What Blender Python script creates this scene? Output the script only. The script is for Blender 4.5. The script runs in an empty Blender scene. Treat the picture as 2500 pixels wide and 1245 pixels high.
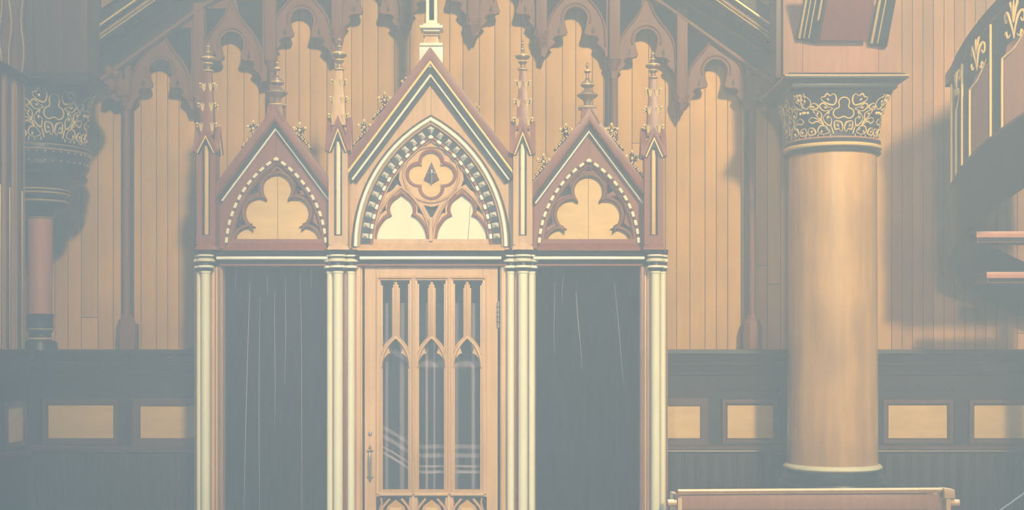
import bpy, bmesh, math, random
from mathutils import Vector
random.seed(7)
PI = math.pi
SC = bpy.context.scene
COL = SC.collection
F = 3240.0            # focal length in pixels of the 2500 px wide frame
DC = 9.0              # camera stands 9 m in front of the confessional front (Y = 0)
EYE = 1.6
def X(px, Y=0.0): return (px - 1250.0) / F * (DC + Y)
def Z(py, Y=0.0): return EYE - (py - 850.0) / F * (DC + Y)

# ------------------------------------------------------------------ camera, world, lights, exposure
cam = bpy.data.cameras.new('camera'); cam.sensor_width = 36; cam.lens = F / 2500 * 36
cam.shift_y = (850 - 622.5) / 2500
co = bpy.data.objects.new('camera', cam); COL.objects.link(co)
co.location = (0, -DC, EYE); co.rotation_euler = (PI / 2, 0, 0); SC.camera = co
vs = SC.view_settings
SC.display_settings.display_device = 'sRGB'
vs.view_transform = 'Standard'; vs.look = 'None'; vs.exposure = 0.0; vs.gamma = 1.0; vs.use_curve_mapping = False
cy = SC.cycles
cy.use_denoising = True
cy.max_bounces = 4; cy.diffuse_bounces = 2; cy.glossy_bounces = 2; cy.transmission_bounces = 4
cy.transparent_max_bounces = 8; cy.volume_bounces = 0
cy.caustics_reflective = False; cy.caustics_refractive = False
cy.use_adaptive_sampling = True; cy.adaptive_threshold = 0.02

w = bpy.data.worlds.new('world'); SC.world = w; w.use_nodes = True
bg = w.node_tree.nodes['Background']
bg.inputs[0].default_value = (0.62, 0.85, 1.0, 1); bg.inputs[1].default_value = 0.12

def aim(o, target):
    o.rotation_euler = (Vector(target) - o.location).to_track_quat('-Z', 'Y').to_euler()
def spot(name, loc, target, power, color, size, blend, radius):
    l = bpy.data.lights.new(name, 'SPOT'); l.energy = power; l.color = color
    l.spot_size = math.radians(size); l.spot_blend = blend; l.shadow_soft_size = radius
    o = bpy.data.objects.new(name, l); COL.objects.link(o); o.location = loc; aim(o, target); return o
def sun(name, rot, e, color, ang):
    l = bpy.data.lights.new(name, 'SUN'); l.energy = e; l.color = color; l.angle = math.radians(ang)
    o = bpy.data.objects.new(name, l); COL.objects.link(o); o.rotation_euler = rot; o.location = (0, -4, 9); return o
# added sun pointing straight down, lights the haze and mostly misses the walls
sun('haze_sun', (0, 0, 0), 8.6, (0.66, 0.87, 0.97), 6)
# warm light from the high windows on the right
spot('window_light_warm', (8.9, -32, 18.8), (0.7, 1.0, 2.3), 80000, (1.0, 0.78, 0.40), 17.5, 1.0, 1.3)
# whiter light through the nave windows, on the middle of the confessional
spot('window_light_white', (-4.6, -30, 11.3), (-0.5, 0, 1.1), 24000, (1.0, 0.97, 0.92), 7.8, 1.0, 0.6)
spot('window_light_column', (4.6, -30, 11.1), (2.3, 0, 0.8), 2600, (1.0, 0.88, 0.62), 5.6, 1.0, 0.6)

spot('right_wall_fill', (-3.0, -30, 9.0), (3.0, 1, 2.5), 18500, (1.0, 0.76, 0.50), 8.0, 1.0, 0.9)  # added fill lamp, brightens the right wall where the stair shadow falls

# ------------------------------------------------------------------ materials
def mat(name, color, rough=0.5, metal=0.0, grain=0.0, scale=(30, 30, 1.6), tone=0.0, spec=0.5, coat=0.0, bump=0.0, dirt=0.0):
    m = bpy.data.materials.new(name); m.use_nodes = True
    nt = m.node_tree; N = nt.nodes; L = nt.links; b = N['Principled BSDF']
    b.inputs['Roughness'].default_value = rough; b.inputs['Metallic'].default_value = metal
    b.inputs['Specular IOR Level'].default_value = spec
    b.inputs['Coat Weight'].default_value = coat; b.inputs['Coat Roughness'].default_value = 0.25
    c = (*color, 1)
    b.inputs['Base Color'].default_value = c
    src = None
    if grain > 0:
        tc = N.new('ShaderNodeTexCoord'); mp = N.new('ShaderNodeMapping'); mp.inputs['Scale'].default_value = scale
        n1 = N.new('ShaderNodeTexNoise'); n1.inputs['Scale'].default_value = 1.0; n1.inputs['Detail'].default_value = 5
        n1.inputs['Roughness'].default_value = 0.65
        L.new(tc.outputs['Object'], mp.inputs[0]); L.new(mp.outputs[0], n1.inputs['Vector'])
        r = N.new('ShaderNodeValToRGB'); r.color_ramp.elements[0].position = 0.28; r.color_ramp.elements[1].position = 0.72
        k = 1 - grain
        r.color_ramp.elements[0].color = (color[0] * k, color[1] * k * 0.97, color[2] * k * 0.93, 1)
        r.color_ramp.elements[1].color = tuple(min(1, v * (1 + grain * 0.55)) for v in color) + (1,)
        L.new(n1.outputs[0], r.inputs[0]); src = r.outputs[0]
        if dirt > 0:
            n2 = N.new('ShaderNodeTexNoise'); n2.inputs['Scale'].default_value = 1.7; n2.inputs['Detail'].default_value = 4
            L.new(tc.outputs['Object'], n2.inputs['Vector'])
            mr = N.new('ShaderNodeMapRange'); mr.inputs[1].default_value = 0.35; mr.inputs[2].default_value = 0.65
            mr.inputs[3].default_value = 1 - dirt; mr.inputs[4].default_value = 1 + dirt * 0.3
            L.new(n2.outputs[0], mr.inputs[0])
            mx = N.new('ShaderNodeVectorMath'); mx.operation = 'SCALE'
            L.new(src, mx.inputs[0]); L.new(mr.outputs[0], mx.inputs['Scale']); src = mx.outputs[0]
        if bump > 0:
            bp = N.new('ShaderNodeBump'); bp.inputs['Strength'].default_value = bump; bp.inputs['Distance'].default_value = 0.004
            L.new(n1.outputs[0], bp.inputs['Height']); L.new(bp.outputs[0], b.inputs['Normal'])
    if tone > 0:
        at = N.new('ShaderNodeAttribute'); at.attribute_name = 'tone'
        ma = N.new('ShaderNodeMath'); ma.operation = 'MULTIPLY_ADD'; ma.inputs[1].default_value = tone; ma.inputs[2].default_value = 1.0
        L.new(at.outputs['Fac'], ma.inputs[0])
        mx = N.new('ShaderNodeVectorMath'); mx.operation = 'SCALE'
        if src is None:
            mx.inputs[0].default_value = color
        else:
            L.new(src, mx.inputs[0])
        L.new(ma.outputs[0], mx.inputs['Scale']); src = mx.outputs[0]
    if src is not None: L.new(src, b.inputs['Base Color'])
    return m
M = {}
M['boards'] = mat('maple_boards', (0.66, 0.35, 0.070), 0.55, grain=0.12, scale=(22, 22, 1.3), tone=0.07, dirt=0.18, spec=0.3)
M['boards_rose'] = mat('rosy_maple_boards', (0.53, 0.265, 0.095), 0.55, grain=0.14, scale=(22, 22, 1.3), tone=0.17, dirt=0.22, spec=0.3)
M['boards_red'] = mat('cherry_boards', (0.42, 0.20, 0.11), 0.5, grain=0.18, tone=0.15, dirt=0.15, spec=0.3)
M['walnut'] = mat('walnut_wood', (0.105, 0.042, 0.018), 0.4, grain=0.3, spec=0.4)
M['arcade_wood'] = mat('brown_arcade_wood', (0.21, 0.078, 0.028), 0.5, grain=0.25, spec=0.25)
M['spandrel_shade'] = mat('painted_shade_black', (0.010, 0.010, 0.011), 0.95, spec=0.03)  # black painted in place of shade under the raking beam
M['dark'] = mat('dark_stained_wood', (0.022, 0.011, 0.006), 0.45, grain=0.3, spec=0.25)
M['black'] = mat('black_paint', (0.008, 0.0075, 0.007), 0.36, spec=0.35)
M['gold'] = mat('gold_paint', (0.98, 0.66, 0.24), 0.38, metal=0.15, grain=0.15, scale=(60, 60, 60))
M['mahogany'] = mat('mahogany_wood', (0.27, 0.072, 0.030), 0.38, grain=0.25, spec=0.45, dirt=0.12)
M['oak'] = mat('varnished_oak', (0.69, 0.41, 0.19), 0.38, grain=0.2, spec=0.45, dirt=0.12, bump=0.15)
M['cream'] = mat('cream_paint', (0.85, 0.80, 0.58), 0.4, grain=0.06, scale=(8, 8, 3), spec=0.4)
M['white'] = mat('ivory_paint', (0.92, 0.89, 0.78), 0.4, grain=0.05, scale=(12, 12, 3))
M['maple'] = mat('pale_maple_panel', (0.78, 0.50, 0.17), 0.42, grain=0.12, scale=(6, 20, 20), dirt=0.1, spec=0.4)
M['colwood'] = mat('maple_column_veneer', (0.64, 0.36, 0.11), 0.40, grain=0.3, scale=(11, 11, 0.9), dirt=0.26, spec=0.45, coat=0.2)
M['pillar_red'] = mat('rose_wood_shaft', (0.55, 0.22, 0.13), 0.4, grain=0.1)
M['curtain'] = mat('black_velvet', (0.003, 0.0035, 0.006), 0.9, spec=0.03)
M['fold_glint'] = mat('painted_fold_glint', (0.5, 0.45, 0.5), 0.7)  # pale colour painted as the highlight on curtain creases
M['steel'] = mat('aged_steel', (0.45, 0.45, 0.43), 0.3, metal=0.9)
M['bronze'] = mat('dark_bronze', (0.34, 0.20, 0.10), 0.35, metal=0.4)
M['cord'] = mat('grey_cord', (0.16, 0.16, 0.17), 0.6)
M['floor'] = mat('dark_floor_boards', (0.03, 0.02, 0.015), 0.6, grain=0.3, scale=(20, 2, 2))
# plaid cloth behind the door glass
def plaid():
    m = bpy.data.materials.new('plaid_cloth'); m.use_nodes = True
    nt = m.node_tree; N = nt.nodes; L = nt.links; b = N['Principled BSDF']; b.inputs['Roughness'].default_value = 0.9
    b.inputs['Specular IOR Level'].default_value = 0.1
    tc = N.new('ShaderNodeTexCoord'); sp = N.new('ShaderNodeSeparateXYZ'); L.new(tc.outputs['UV'], sp.inputs[0])
    def stripes(out, pos):
        cr = N.new('ShaderNodeValToRGB'); cr.color_ramp.interpolation = 'LINEAR'
        e = cr.color_ramp.elements; e[0].position = 0; e[0].color = (0, 0, 0, 1); e[1].position = 1; e[1].color = (0, 0, 0, 1)
        for p, wd, v in pos:
            for q, vv in ((p - wd * 1.3, 0), (p - wd * 0.7, v), (p + wd * 0.7, v), (p + wd * 1.3, 0)):
                k = e.new(q); k.color = (vv, vv, vv, 1)
        L.new(out, cr.inputs[0]); return cr.outputs[0]
    hs = stripes(sp.outputs['Y'], [(0.335, .005, 1.0), (0.357, .004, .9), (0.40, .008, .6), (0.435, .008, .5), (0.76, .012, .5)])
    hv = stripes(sp.outputs['X'], [(0.08, .012, .5), (0.22, .02, .5), (0.45, .010, .7), (0.52, .008, .6), (0.72, .02, .5), (0.88, .015, .6)])
    ad = N.new('ShaderNodeMath'); ad.operation = 'ADD'; L.new(hs, ad.inputs[0]); L.new(hv, ad.inputs[1])
    mx = N.new('ShaderNodeMix'); mx.data_type = 'RGBA'; L.new(ad.outputs[0], mx.inputs[0])
    mx.inputs[6].default_value = (0.03, 0.024, 0.03, 1); mx.inputs[7].default_value = (0.60, 0.42, 0.46, 1)
    L.new(mx.outputs[2], b.inputs['Base Color']); return m
M['plaid'] = plaid()
g = bpy.data.materials.new('window_glass'); g.use_nodes = True
nt = g.node_tree; nt.nodes.clear(); out = nt.nodes.new('ShaderNodeOutputMaterial')
tr = nt.nodes.new('ShaderNodeBsdfTransparent'); tr.inputs[0].default_value = (0.92, 0.95, 0.95, 1)
gl = nt.nodes.new('ShaderNodeBsdfGlossy'); gl.inputs['Roughness'].default_value = 0.03
mxs = nt.nodes.new('ShaderNodeMixShader'); mxs.inputs[0].default_value = 0.06
nt.links.new(tr.outputs[0], mxs.inputs[1]); nt.links.new(gl.outputs[0], mxs.inputs[2]); nt.links.new(mxs.outputs[0], out.inputs[0])
M['glass'] = g

# ------------------------------------------------------------------ mesh builder
class MB:
    def __init__(s): s.v = []; s.f = []; s.m = []; s.t = []; s.mats = []; s.uv = None
    def _mi(s, m):
        if m not in s.mats: s.mats.append(m)
        return s.mats.index(m)
    def add(s, vs, fs, m, tone=0.0):
        o = len(s.v); mi = s._mi(m); s.v += [tuple(p) for p in vs]
        for f in fs: s.f.append([i + o for i in f]); s.m.append(mi); s.t.append(tone)
        return s
    def box(s, x0, x1, y0, y1, z0, z1, m, tone=0.0):
        if x0 > x1: x0, x1 = x1, x0
        if y0 > y1: y0, y1 = y1, y0
        if z0 > z1: z0, z1 = z1, z0
        vs = [(x0, y0, z0), (x1, y0, z0), (x1, y1, z0), (x0, y1, z0), (x0, y0, z1), (x1, y0, z1), (x1, y1, z1), (x0, y1, z1)]
        return s.add(vs, [(0, 3, 2, 1), (4, 5, 6, 7), (0, 1, 5, 4), (1, 2, 6, 5), (2, 3, 7, 6), (3, 0, 4, 7)], m, tone)
    def prism(s, pts, y0, y1, m, tone=0.0):      # outline in x,z, pushed from y0 (front) to y1
        a = sum(pts[i][0] * pts[(i + 1) % len(pts)][1] - pts[(i + 1) % len(pts)][0] * pts[i][1] for i in range(len(pts)))
        if a < 0: pts = pts[::-1]
        n = len(pts)
        vs = [(x, y0, z) for x, z in pts] + [(x, y1, z) for x, z in pts]
        fs = [tuple(range(n)), tuple(range(2 * n - 1, n - 1, -1))]
        fs += [((i + 1) % n, i, i + n, (i + 1) % n + n) for i in range(n)]
        return s.add(vs, fs, m, tone)
    def sweep(s, path, prof, m, closed=False, cap=True):
        # path: x,z points; prof: (d, y) closed loop, d is measured to the LEFT of the path direction
        n = len(path); k = len(prof); vs = []
        for i in range(n):
            p = Vector(path[i])
            a = Vector(path[i - 1]) if (closed or i > 0) else None
            b = Vector(path[(i + 1) % n]) if (closed or i < n - 1) else None
            d1 = (p - a).normalized() if a is not None else None
            d2 = (b - p).normalized() if b is not None else None
            if d1 is None: d1 = d2
            if d2 is None: d2 = d1
            n1 = Vector((-d1.y, d1.x)); n2 = Vector((-d2.y, d2.x)); nn = (n1 + n2)
            if nn.length < 1e-6: nn = n1
            nn.normalize(); sc = 1 / max(0.35, nn.dot(n1))
            for d, y in prof:
                q = p + nn * (d * sc); vs.append((q.x, y, q.y))
        fs = []
        R = n if closed else n - 1
        for i in range(R):
            for j in range(k):
                a_ = i * k + j; b_ = i * k + (j + 1) % k; c_ = ((i + 1) % n) * k + (j + 1) % k; d_ = ((i + 1) % n) * k + j
                fs.append((a_, b_, c_, d_))
        if cap and not closed: fs += [tuple(range(k))[::-1], tuple(range((n - 1) * k, n * k))]
        return s.add(vs, fs, m)
    def lathe(s, cx, cy_, prof, m, n=32, rot=0.0, a0=0.0, a1=2 * PI, sx=1.0, sy=1.0):
        full = abs(a1 - a0 - 2 * PI) < 1e-6
        cols = n if full else n + 1; vs = []; fs = []
        for r, z in prof:
            for i in range(cols):
                a = a0 + (a1 - a0) * i / n + rot
                vs.append((cx + r * math.cos(a) * sx, cy_ + r * math.sin(a) * sy, z))
        for j in range(len(prof) - 1):
            for i in range(n):
                i2 = (i + 1) % cols
                fs.append((j * cols + i, j * cols + i2, (j + 1) * cols + i2, (j + 1) * cols + i))
        if full:
            fs.append(tuple(range(cols))[::-1]); L_ = (len(prof) - 1) * cols; fs.append(tuple(range(L_, L_ + cols)))
        return s.add(vs, fs, m)
    def tube(s, pts, rad, m, n=7, closed=False):
        P = [Vector(p) for p in pts]; N_ = len(P)
        if not isinstance(rad, (list, tuple)): rad = [rad] * N_
        vs = []; fs = []; up = Vector((0, -1, 0))
        for i in range(N_):
            a = P[i - 1] if (i > 0 or closed) else P[i]; b = P[(i + 1) % N_] if (i < N_ - 1 or closed) else P[i]
            t = (b - a)
            t = t.normalized() if t.length > 1e-9 else Vector((0, 0, 1))
            u = up - t * up.dot(t)
            if u.length < 0.05: u = Vector((1, 0, 0)) - t * t.x
            u.normalize(); v = t.cross(u)
            for j in range(n):
                an = 2 * PI * j / n; q = P[i] + (u * math.cos(an) + v * math.sin(an)) * rad[i]; vs.append(tuple(q))
        R = N_ if closed else N_ - 1
        for i in range(R):
            for j in range(n):
                i2 = (i + 1) % N_
                fs.append((i * n + j, i * n + (j + 1) % n, i2 * n + (j + 1) % n, i2 * n + j))
        if not closed: fs += [tuple(range(n))[::-1], tuple(range((N_ - 1) * n, N_ * n))]
        return s.add(vs, fs, m)
    def stube(s, pts, rad, m, n=7, k=4):
        P = [Vector(p) for p in pts]; R_ = list(rad); q = []; rr = []
        for i in range(len(P) - 1):
            p0, p1, p2, p3 = P[max(0, i - 1)], P[i], P[i + 1], P[min(len(P) - 1, i + 2)]
            for j in range(k):
                t = j / k
                q.append(0.5 * (2 * p1 + (p2 - p0) * t + (2 * p0 - 5 * p1 + 4 * p2 - p3) * t * t + (3 * p1 - p0 - 3 * p2 + p3) * t ** 3)); rr.append(R_[i] + (R_[i + 1] - R_[i]) * t)
        q.append(P[-1]); rr.append(R_[-1]); return s.tube(q, rr, m, n=n)
    def ball(s, c, r, m, sx=1, sy=1, sz=1, n=10, k=6):
        vs = [(c[0], c[1], c[2] + r * sz)]; fs = []
        for j in range(1, k):
            ph = PI * j / k
            for i in range(n):
                a = 2 * PI * i / n
                vs.append((c[0] + r * sx * math.sin(ph) * math.cos(a), c[1] + r * sy * math.sin(ph) * math.sin(a), c[2] + r * sz * math.cos(ph)))
        vs.append((c[0], c[1], c[2] - r * sz)); e = len(vs) - 1
        for i in range(n): fs.append((0, 1 + i, 1 + (i + 1) % n)); fs.append((e, 1 + (k - 2) * n + (i + 1) % n, 1 + (k - 2) * n + i))
        for j in range(k - 2):
            for i in range(n):
                a = 1 + j * n + i; b = 1 + j * n + (i + 1) % n; fs.append((a, a + n, b + n, b))
        return s.add(vs, fs, m)
    def mesh(s, me, m):      # append a Blender mesh
        return s.add([tuple(v.co) for v in me.vertices], [tuple(p.vertices) for p in me.polygons], m)
    def build(s, name, parent=None, bevel=0.0, smooth=True, loc=None, angle=38):
        me = bpy.data.meshes.new(name); L0 = Vector((0, 0, 0))
        root = parent
        while root is not None and root.parent is not None: root = root.parent
        if root is not None: L0 = root.location.copy()
        elif loc is not None: L0 = Vector(loc)
        me.from_pydata([tuple(Vector(v) - L0) for v in s.v], [], s.f)
        for m in s.mats: me.materials.append(M[m])
        me.polygons.foreach_set('material_index', s.m)
        if any(s.t):
            at = me.attributes.new('tone', 'FLOAT', 'FACE'); at.data.foreach_set('value', s.t)
        me.update()
        bm = bmesh.new(); bm.from_mesh(me)
        bmesh.ops.recalc_face_normals(bm, faces=bm.faces)
        if bevel > 0:
            ed = [e for e in bm.edges if len(e.link_faces) == 2 and e.calc_face_angle(0) > 0.6]
            bmesh.ops.bevel(bm, geom=ed, offset=bevel, segments=2, affect='EDGES', profile=0.6, clamp_overlap=True)
        bm.to_mesh(me); bm.free()
        if smooth:
            me.polygons.foreach_set('use_smooth', [True] * len(me.polygons)); me.set_sharp_from_angle(angle=math.radians(angle))
        o = bpy.data.objects.new(name, me); COL.objects.link(o)
        if parent is not None: o.parent = parent
        elif loc is not None: o.location = loc
        return o
def plate(outer, holes, y0, y1, bevel=0.0):
    """mesh of an outline with holes, from y0 (front) to y1"""
    cu = bpy.data.curves.new('tmp', 'CURVE'); cu.dimensions = '2D'; cu.fill_mode = 'BOTH'
    cu.extrude = abs(y1 - y0) / 2 - bevel; cu.bevel_depth = bevel; cu.bevel_resolution = 1; cu.offset = -bevel
    for loop in [outer] + list(holes):
        sp = cu.splines.new('POLY'); sp.points.add(len(loop) - 1); sp.use_cyclic_u = True
        for i, (x, z) in enumerate(loop): sp.points[i].co = (x, z, 0, 1)
    ob = bpy.data.objects.new('tmp', cu); COL.objects.link(ob)
    dg = bpy.context.evaluated_depsgraph_get(); dg.update()
    me = bpy.data.meshes.new_from_object(ob.evaluated_get(dg))
    ym = (y0 + y1) / 2
    for v in me.vertices: v.co = Vector((v.co.x, ym - v.co.z, v.co.y))
    bpy.data.objects.remove(ob); bpy.data.curves.remove(cu)
    return me
def empty(name, loc, label=None, cat=None, group=None):
    o = bpy.data.objects.new(name, None); COL.objects.link(o); o.location = loc; o.empty_display_size = 0.1
    if label: o['label'] = label
    if cat: o['category'] = cat
    if group: o['group'] = group
    return o
def tag(o, label=None, cat=None, group=None, kind=None):
    if label: o['label'] = label
    if cat: o['category'] = cat
    if group: o['group'] = group
    if kind: o['kind'] = kind
    return o
def arc(cx, cy_, r, a0, a1, n):
    return [(cx + r * math.cos(math.radians(a0 + (a1 - a0) * i / n)), cy_ + r * math.sin(math.radians(a0 + (a1 - a0) * i / n))) for i in range(n + 1)]
def ptarch(c, base, half, height, n=14, off=0.0):
    """pointed arch in pixel space (y down): list from left foot over the apex to right foot; off moves it inward"""
    R = (half * half + height * height) / (2 * half)
    xl = c - half + R
    r = R - off
    ca = (xl - c) / r
    amax = math.acos(max(-1, min(1, ca)))
    L_ = [(xl - r * math.cos(amax * i / n), base - r * math.sin(amax * i / n)) for i in range(n + 1)]
    return L_ + [(2 * c - x, y) for x, y in L_[::-1][1:]]
def W(pts, Y=0.0): return [(X(x, Y), Z(y, Y)) for x, y in pts]
U = 1 / 360.0         # metres per pixel at Y = 0

# ------------------------------------------------------------------ the room
fl = MB(); fl.box(-4.2, 5.4, -9.6, 1.3, -0.1, 0.0, 'floor'); tag(fl.build('floor'), kind='structure')
ce = MB(); ce.box(-4.2, 5.4, -0.12, 1.3, 6.4, 6.5, 'dark'); tag(ce.build('sun_block_slab'), kind='structure')  # unseen slab, added to keep the downward sun off the back wall
wb = MB()
wb.box(-4.2, 5.4, 1.03, 1.15, 0.0, 6.4, 'dark')
YW = 1.0
edges = []
x = -4.0
while x < 5.2:
    wd = random.choice((0.085, 0.10, 0.115, 0.125)) if x < X(2150, YW) else 0.079
    z = 0.3 + random.random() * 1.0
    cuts = [0.02, (z + 0.9 + random.random() * 1.5) if random.random() < 0.25 else 5.2, 6.38]
    for i in range(2):
        wb.box(x + 0.001, x + wd - 0.001, YW, YW + 0.035, cuts[i] + 0.001, cuts[i + 1] - 0.001, 'boards' if x < X(2150, YW) else 'boards_rose', random.uniform(-1, 1))
    x += wd
tag(wb.build('wall_back', bevel=0.0015, angle=20), kind='structure')
# left wall comes forward at the picture's left edge, with reeded trim
wl = MB(); xl = X(60, 0.0)
wl.box(xl - 0.5, xl - 0.02, -5.0, 0.02, 0.0, 6.4, 'boards_red')
wl.box(xl - 0.95, xl - 0.5, -0.1, 1.02, 0.0, 6.4, 'dark')
y = -0.02
for i in range(24):
    wl.tube([(xl - 0.012, y, Z(855)), (xl - 0.012, y, Z(205))], 0.013 if i % 3 else 0.022, 'boards_red', n=8)
    y -= 0.055
tag(wl.build('wall_left'), kind='structure')
tr = MB()
for yy in (-0.08, -0.30, -0.46):
    tr.box(xl - 0.03, xl + 0.012, yy - 0.03, yy + 0.03, Z(855), Z(210), 'walnut')
    tr.tube([(xl + 0.012, yy, Z(852)), (xl + 0.012, yy, Z(470))], 0.008, 'gold')
    for k in range(2):
        zz = [Z(200 - 10 - i * 22) for i in range(40)]
        tr.tube([(xl + 0.014 + 0.01 * math.sin(i * 0.9 + yy * 9), yy + 0.03 * k, zq) for i, zq in enumerate(zz)], 0.007, 'gold' if k == 0 else 'walnut')
tr.box(xl - 0.03, xl + 0.025, -5.0, 0.02, Z(205), Z(188), 'dark'); tr.box(xl - 0.03, xl + 0.035, -5.0, 0.02, Z(190), Z(187), 'walnut')
tag(tr.build('trim_1', bevel=0.002), kind='structure')

# ------------------------------------------------------------------ the confessional
C0 = 1052
def cx(u): return X(C0 + u)
conf = empty('confessional', (cx(0), 0.45, 0.0), 'tall carved wooden confessional booth with three gables, a glazed middle door and pale slim columns', 'confessional')
# carcass behind the screen: sides, partitions, back and lid
b = MB(); zt = Z(622)
for u in (-560, -235, 235, 560):
    b.box(cx(u) - 0.02, cx(u) + 0.02, 0.10, 0.97, 0.0, zt, 'dark')
b.box(cx(-560), cx(560), 0.93, 0.97, 0.0, zt, 'dark'); b.box(cx(-560), cx(560), 0.10, 0.97, zt, zt + 0.03, 'dark')
b.box(cx(-565), cx(565), -0.04, 0.97, 0.0, 0.10, 'mahogany')
b.build('carcass', conf, bevel=0.002)
# entablature above the openings
b = MB()
prof = [(0.10, 0.10), (0.10, 0.02), (0.095, -0.005), (0.085, -0.015), (0.072, -0.012), (0.066, -0.030), (0.052, -0.040), (0.038, -0.030), (0.034, -0.006), (0.0, 0.0), (0.0, 0.10)]
b.sweep([(cx(-560), Z(648)), (cx(560), Z(648))], prof, 'black')
b.build('entablature', conf)
b = MB()
for a0, a1 in ((-520, -250), (-172, 172), (250, 520)):
    b.tube([(cx(a0), -0.040, Z(631)), (cx(a1), -0.040, Z(631))], 0.0115, 'white', n=10)  # ivory strip painted as the highlight on the glossy black roll
b.build('roll_highlight', conf)
b = MB()
for a0, a1 in ((-515, -252), (-185, 185), (252, 515)):
    b.box(cx(a0), cx(a1), -0.012, 0.05, Z(649), Z(645), 'mahogany')
b.build('lintel_strip', conf)

def colonnette(u, r, yc, top=668):
    s = MB(); x_ = cx(u)
    s.lathe(x_, yc, [(r, 0.12), (r, Z(top))], 'cream', n=24)
    s.lathe(x_, yc, [(r + .012, 0.10), (r + .012, 0.17), (r + .004, 0.19), (r, 0.2)], 'black', n=24)
    o = s.build('colonnette', conf); o['label'] = 'pale cream round shaft'
    c = MB(); k = r / (11 * U)
    def pz(l): return [(rr * U * k, Z(yy)) for rr, yy in l]
    c.lathe(x_, yc, pz([(11, 669), (12, 664), (17, 659), (19.5, 654), (16, 648), (15.5, 642), (16.5, 632), (16, 627), (20, 620), (22, 616), (22, 610)]), 'black', n=24)
    c.build('capital', o)
    c = MB()
    c.lathe(x_, yc, pz([(11.4, 669), (13.2, 667), (13.2, 663), (11.4, 661)]), 'cream', n=24)
    c.lathe(x_, yc, pz([(19, 655.5), (21.5, 654), (20, 651), (15.5, 648)]), 'white', n=24)
    c.lathe(x_, yc, pz([(19.5, 640.5), (23, 639), (23, 635), (17, 631.5)]), 'cream', n=24)
    c.lathe(x_, yc, pz([(18, 628), (21, 626.5), (20, 624), (15, 620)]), 'white', n=24)
    c.build('capital_ring', o)
for sg in (-1, 1):
    for u, r, yc in ((225, 11.5, -0.035), (195, 8.8, 0.0), (246, 8.0, 0.005), (547, 11, -0.035), (566, 7, 0.01)):
        colonnette(sg * u, r * U, yc)
# piers (jambs) behind the colonnettes
for sg in (-1, 1):
    b = MB()
    b.box(cx(sg * 169), cx(sg * 250), 0.03, 0.14, 0.1, Z(648), 'oak')
    b.box(cx(sg * 205), cx(sg * 215), 0.008, 0.05, 0.1, Z(662), 'mahogany')
    b.box(cx(sg * 172), cx(sg * 183), 0.012, 0.05, 0.1, Z(650), 'oak')
    b.box(cx(sg * 184.5), cx(sg * 203), 0.02, 0.05, 0.1, Z(650), 'oak')
    b.box(cx(sg * 248), cx(sg * 256), 0.03, 0.14, 0.1, Z(648), 'mahogany')
    b.build('jamb', conf, bevel=0.0025)
    b = MB()
    b.box(cx(sg * 512), cx(sg * 576), 0.035, 0.14, 0.1, Z(648), 'oak')
    b.box(cx(sg * 529), cx(sg * 538), 0.012, 0.05, 0.1, Z(655), 'oak')
    b.box(cx(sg * 522), cx(sg * 527), 0.018, 0.05, 0.1, Z(650), 'oak')
    b.box(cx(sg * 514), cx(sg * 520), 0.012, 0.05, 0.1, Z(650), 'mahogany')
    b.box(cx(sg * 566), cx(sg * 580), 0.04, 0.14, 0.1, Z(610), 'walnut')
    b.build('jamb', conf, bevel=0.0025)

# --- pinnacles above the piers
def crocket_leaf(b, x_, y_, z_, dx, dy, s):
    """a fluted gilt leaf standing on the spire face near its corner, berries curling outward"""
    o = Vector((x_, y_, z_)); f = Vector((0, dy, 0)).normalized(); t = Vector((1, 0, 0)); sx_ = 1 if dx > 0 else -1
    for k in (-1, 0, 1):
        pts = [o + f * 0.003 + t * (k * 0.003 * s) - Vector((0, 0, 0.034 * s)),
               o + f * 0.006 + t * (k * 0.006 * s) - Vector((0, 0, 0.014 * s)),
               o + f * (0.010 * s) + t * (k * 0.009 * s) + Vector((0, 0, 0.004 * s)),
               o + f * (0.020 * s) + t * (k * 0.014 * s + sx_ * 0.003) + Vector((0, 0, 0.018 * s))]
        b.tube(pts, [0.0028 * s, 0.0048 * s, 0.0052 * s, 0.0030 * s], 'gold', n=6)
    b.tube([o + t * (sx_ * 0.006) - Vector((0, 0, .004)), o + t * (sx_ * 0.02 * s) + Vector((0, 0, 0.010 * s))], 0.005 * s, 'dark', n=6)
    b.ball(o + t * (sx_ * 0.027 * s) + f * .004 + Vector((0, 0, 0.016 * s)), 0.0085 * s, 'gold')
    b.ball(o + t * (sx_ * 0.025 * s) + f * .002 + Vector((0, 0, -0.003 * s)), 0.0068 * s, 'gold')
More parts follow.
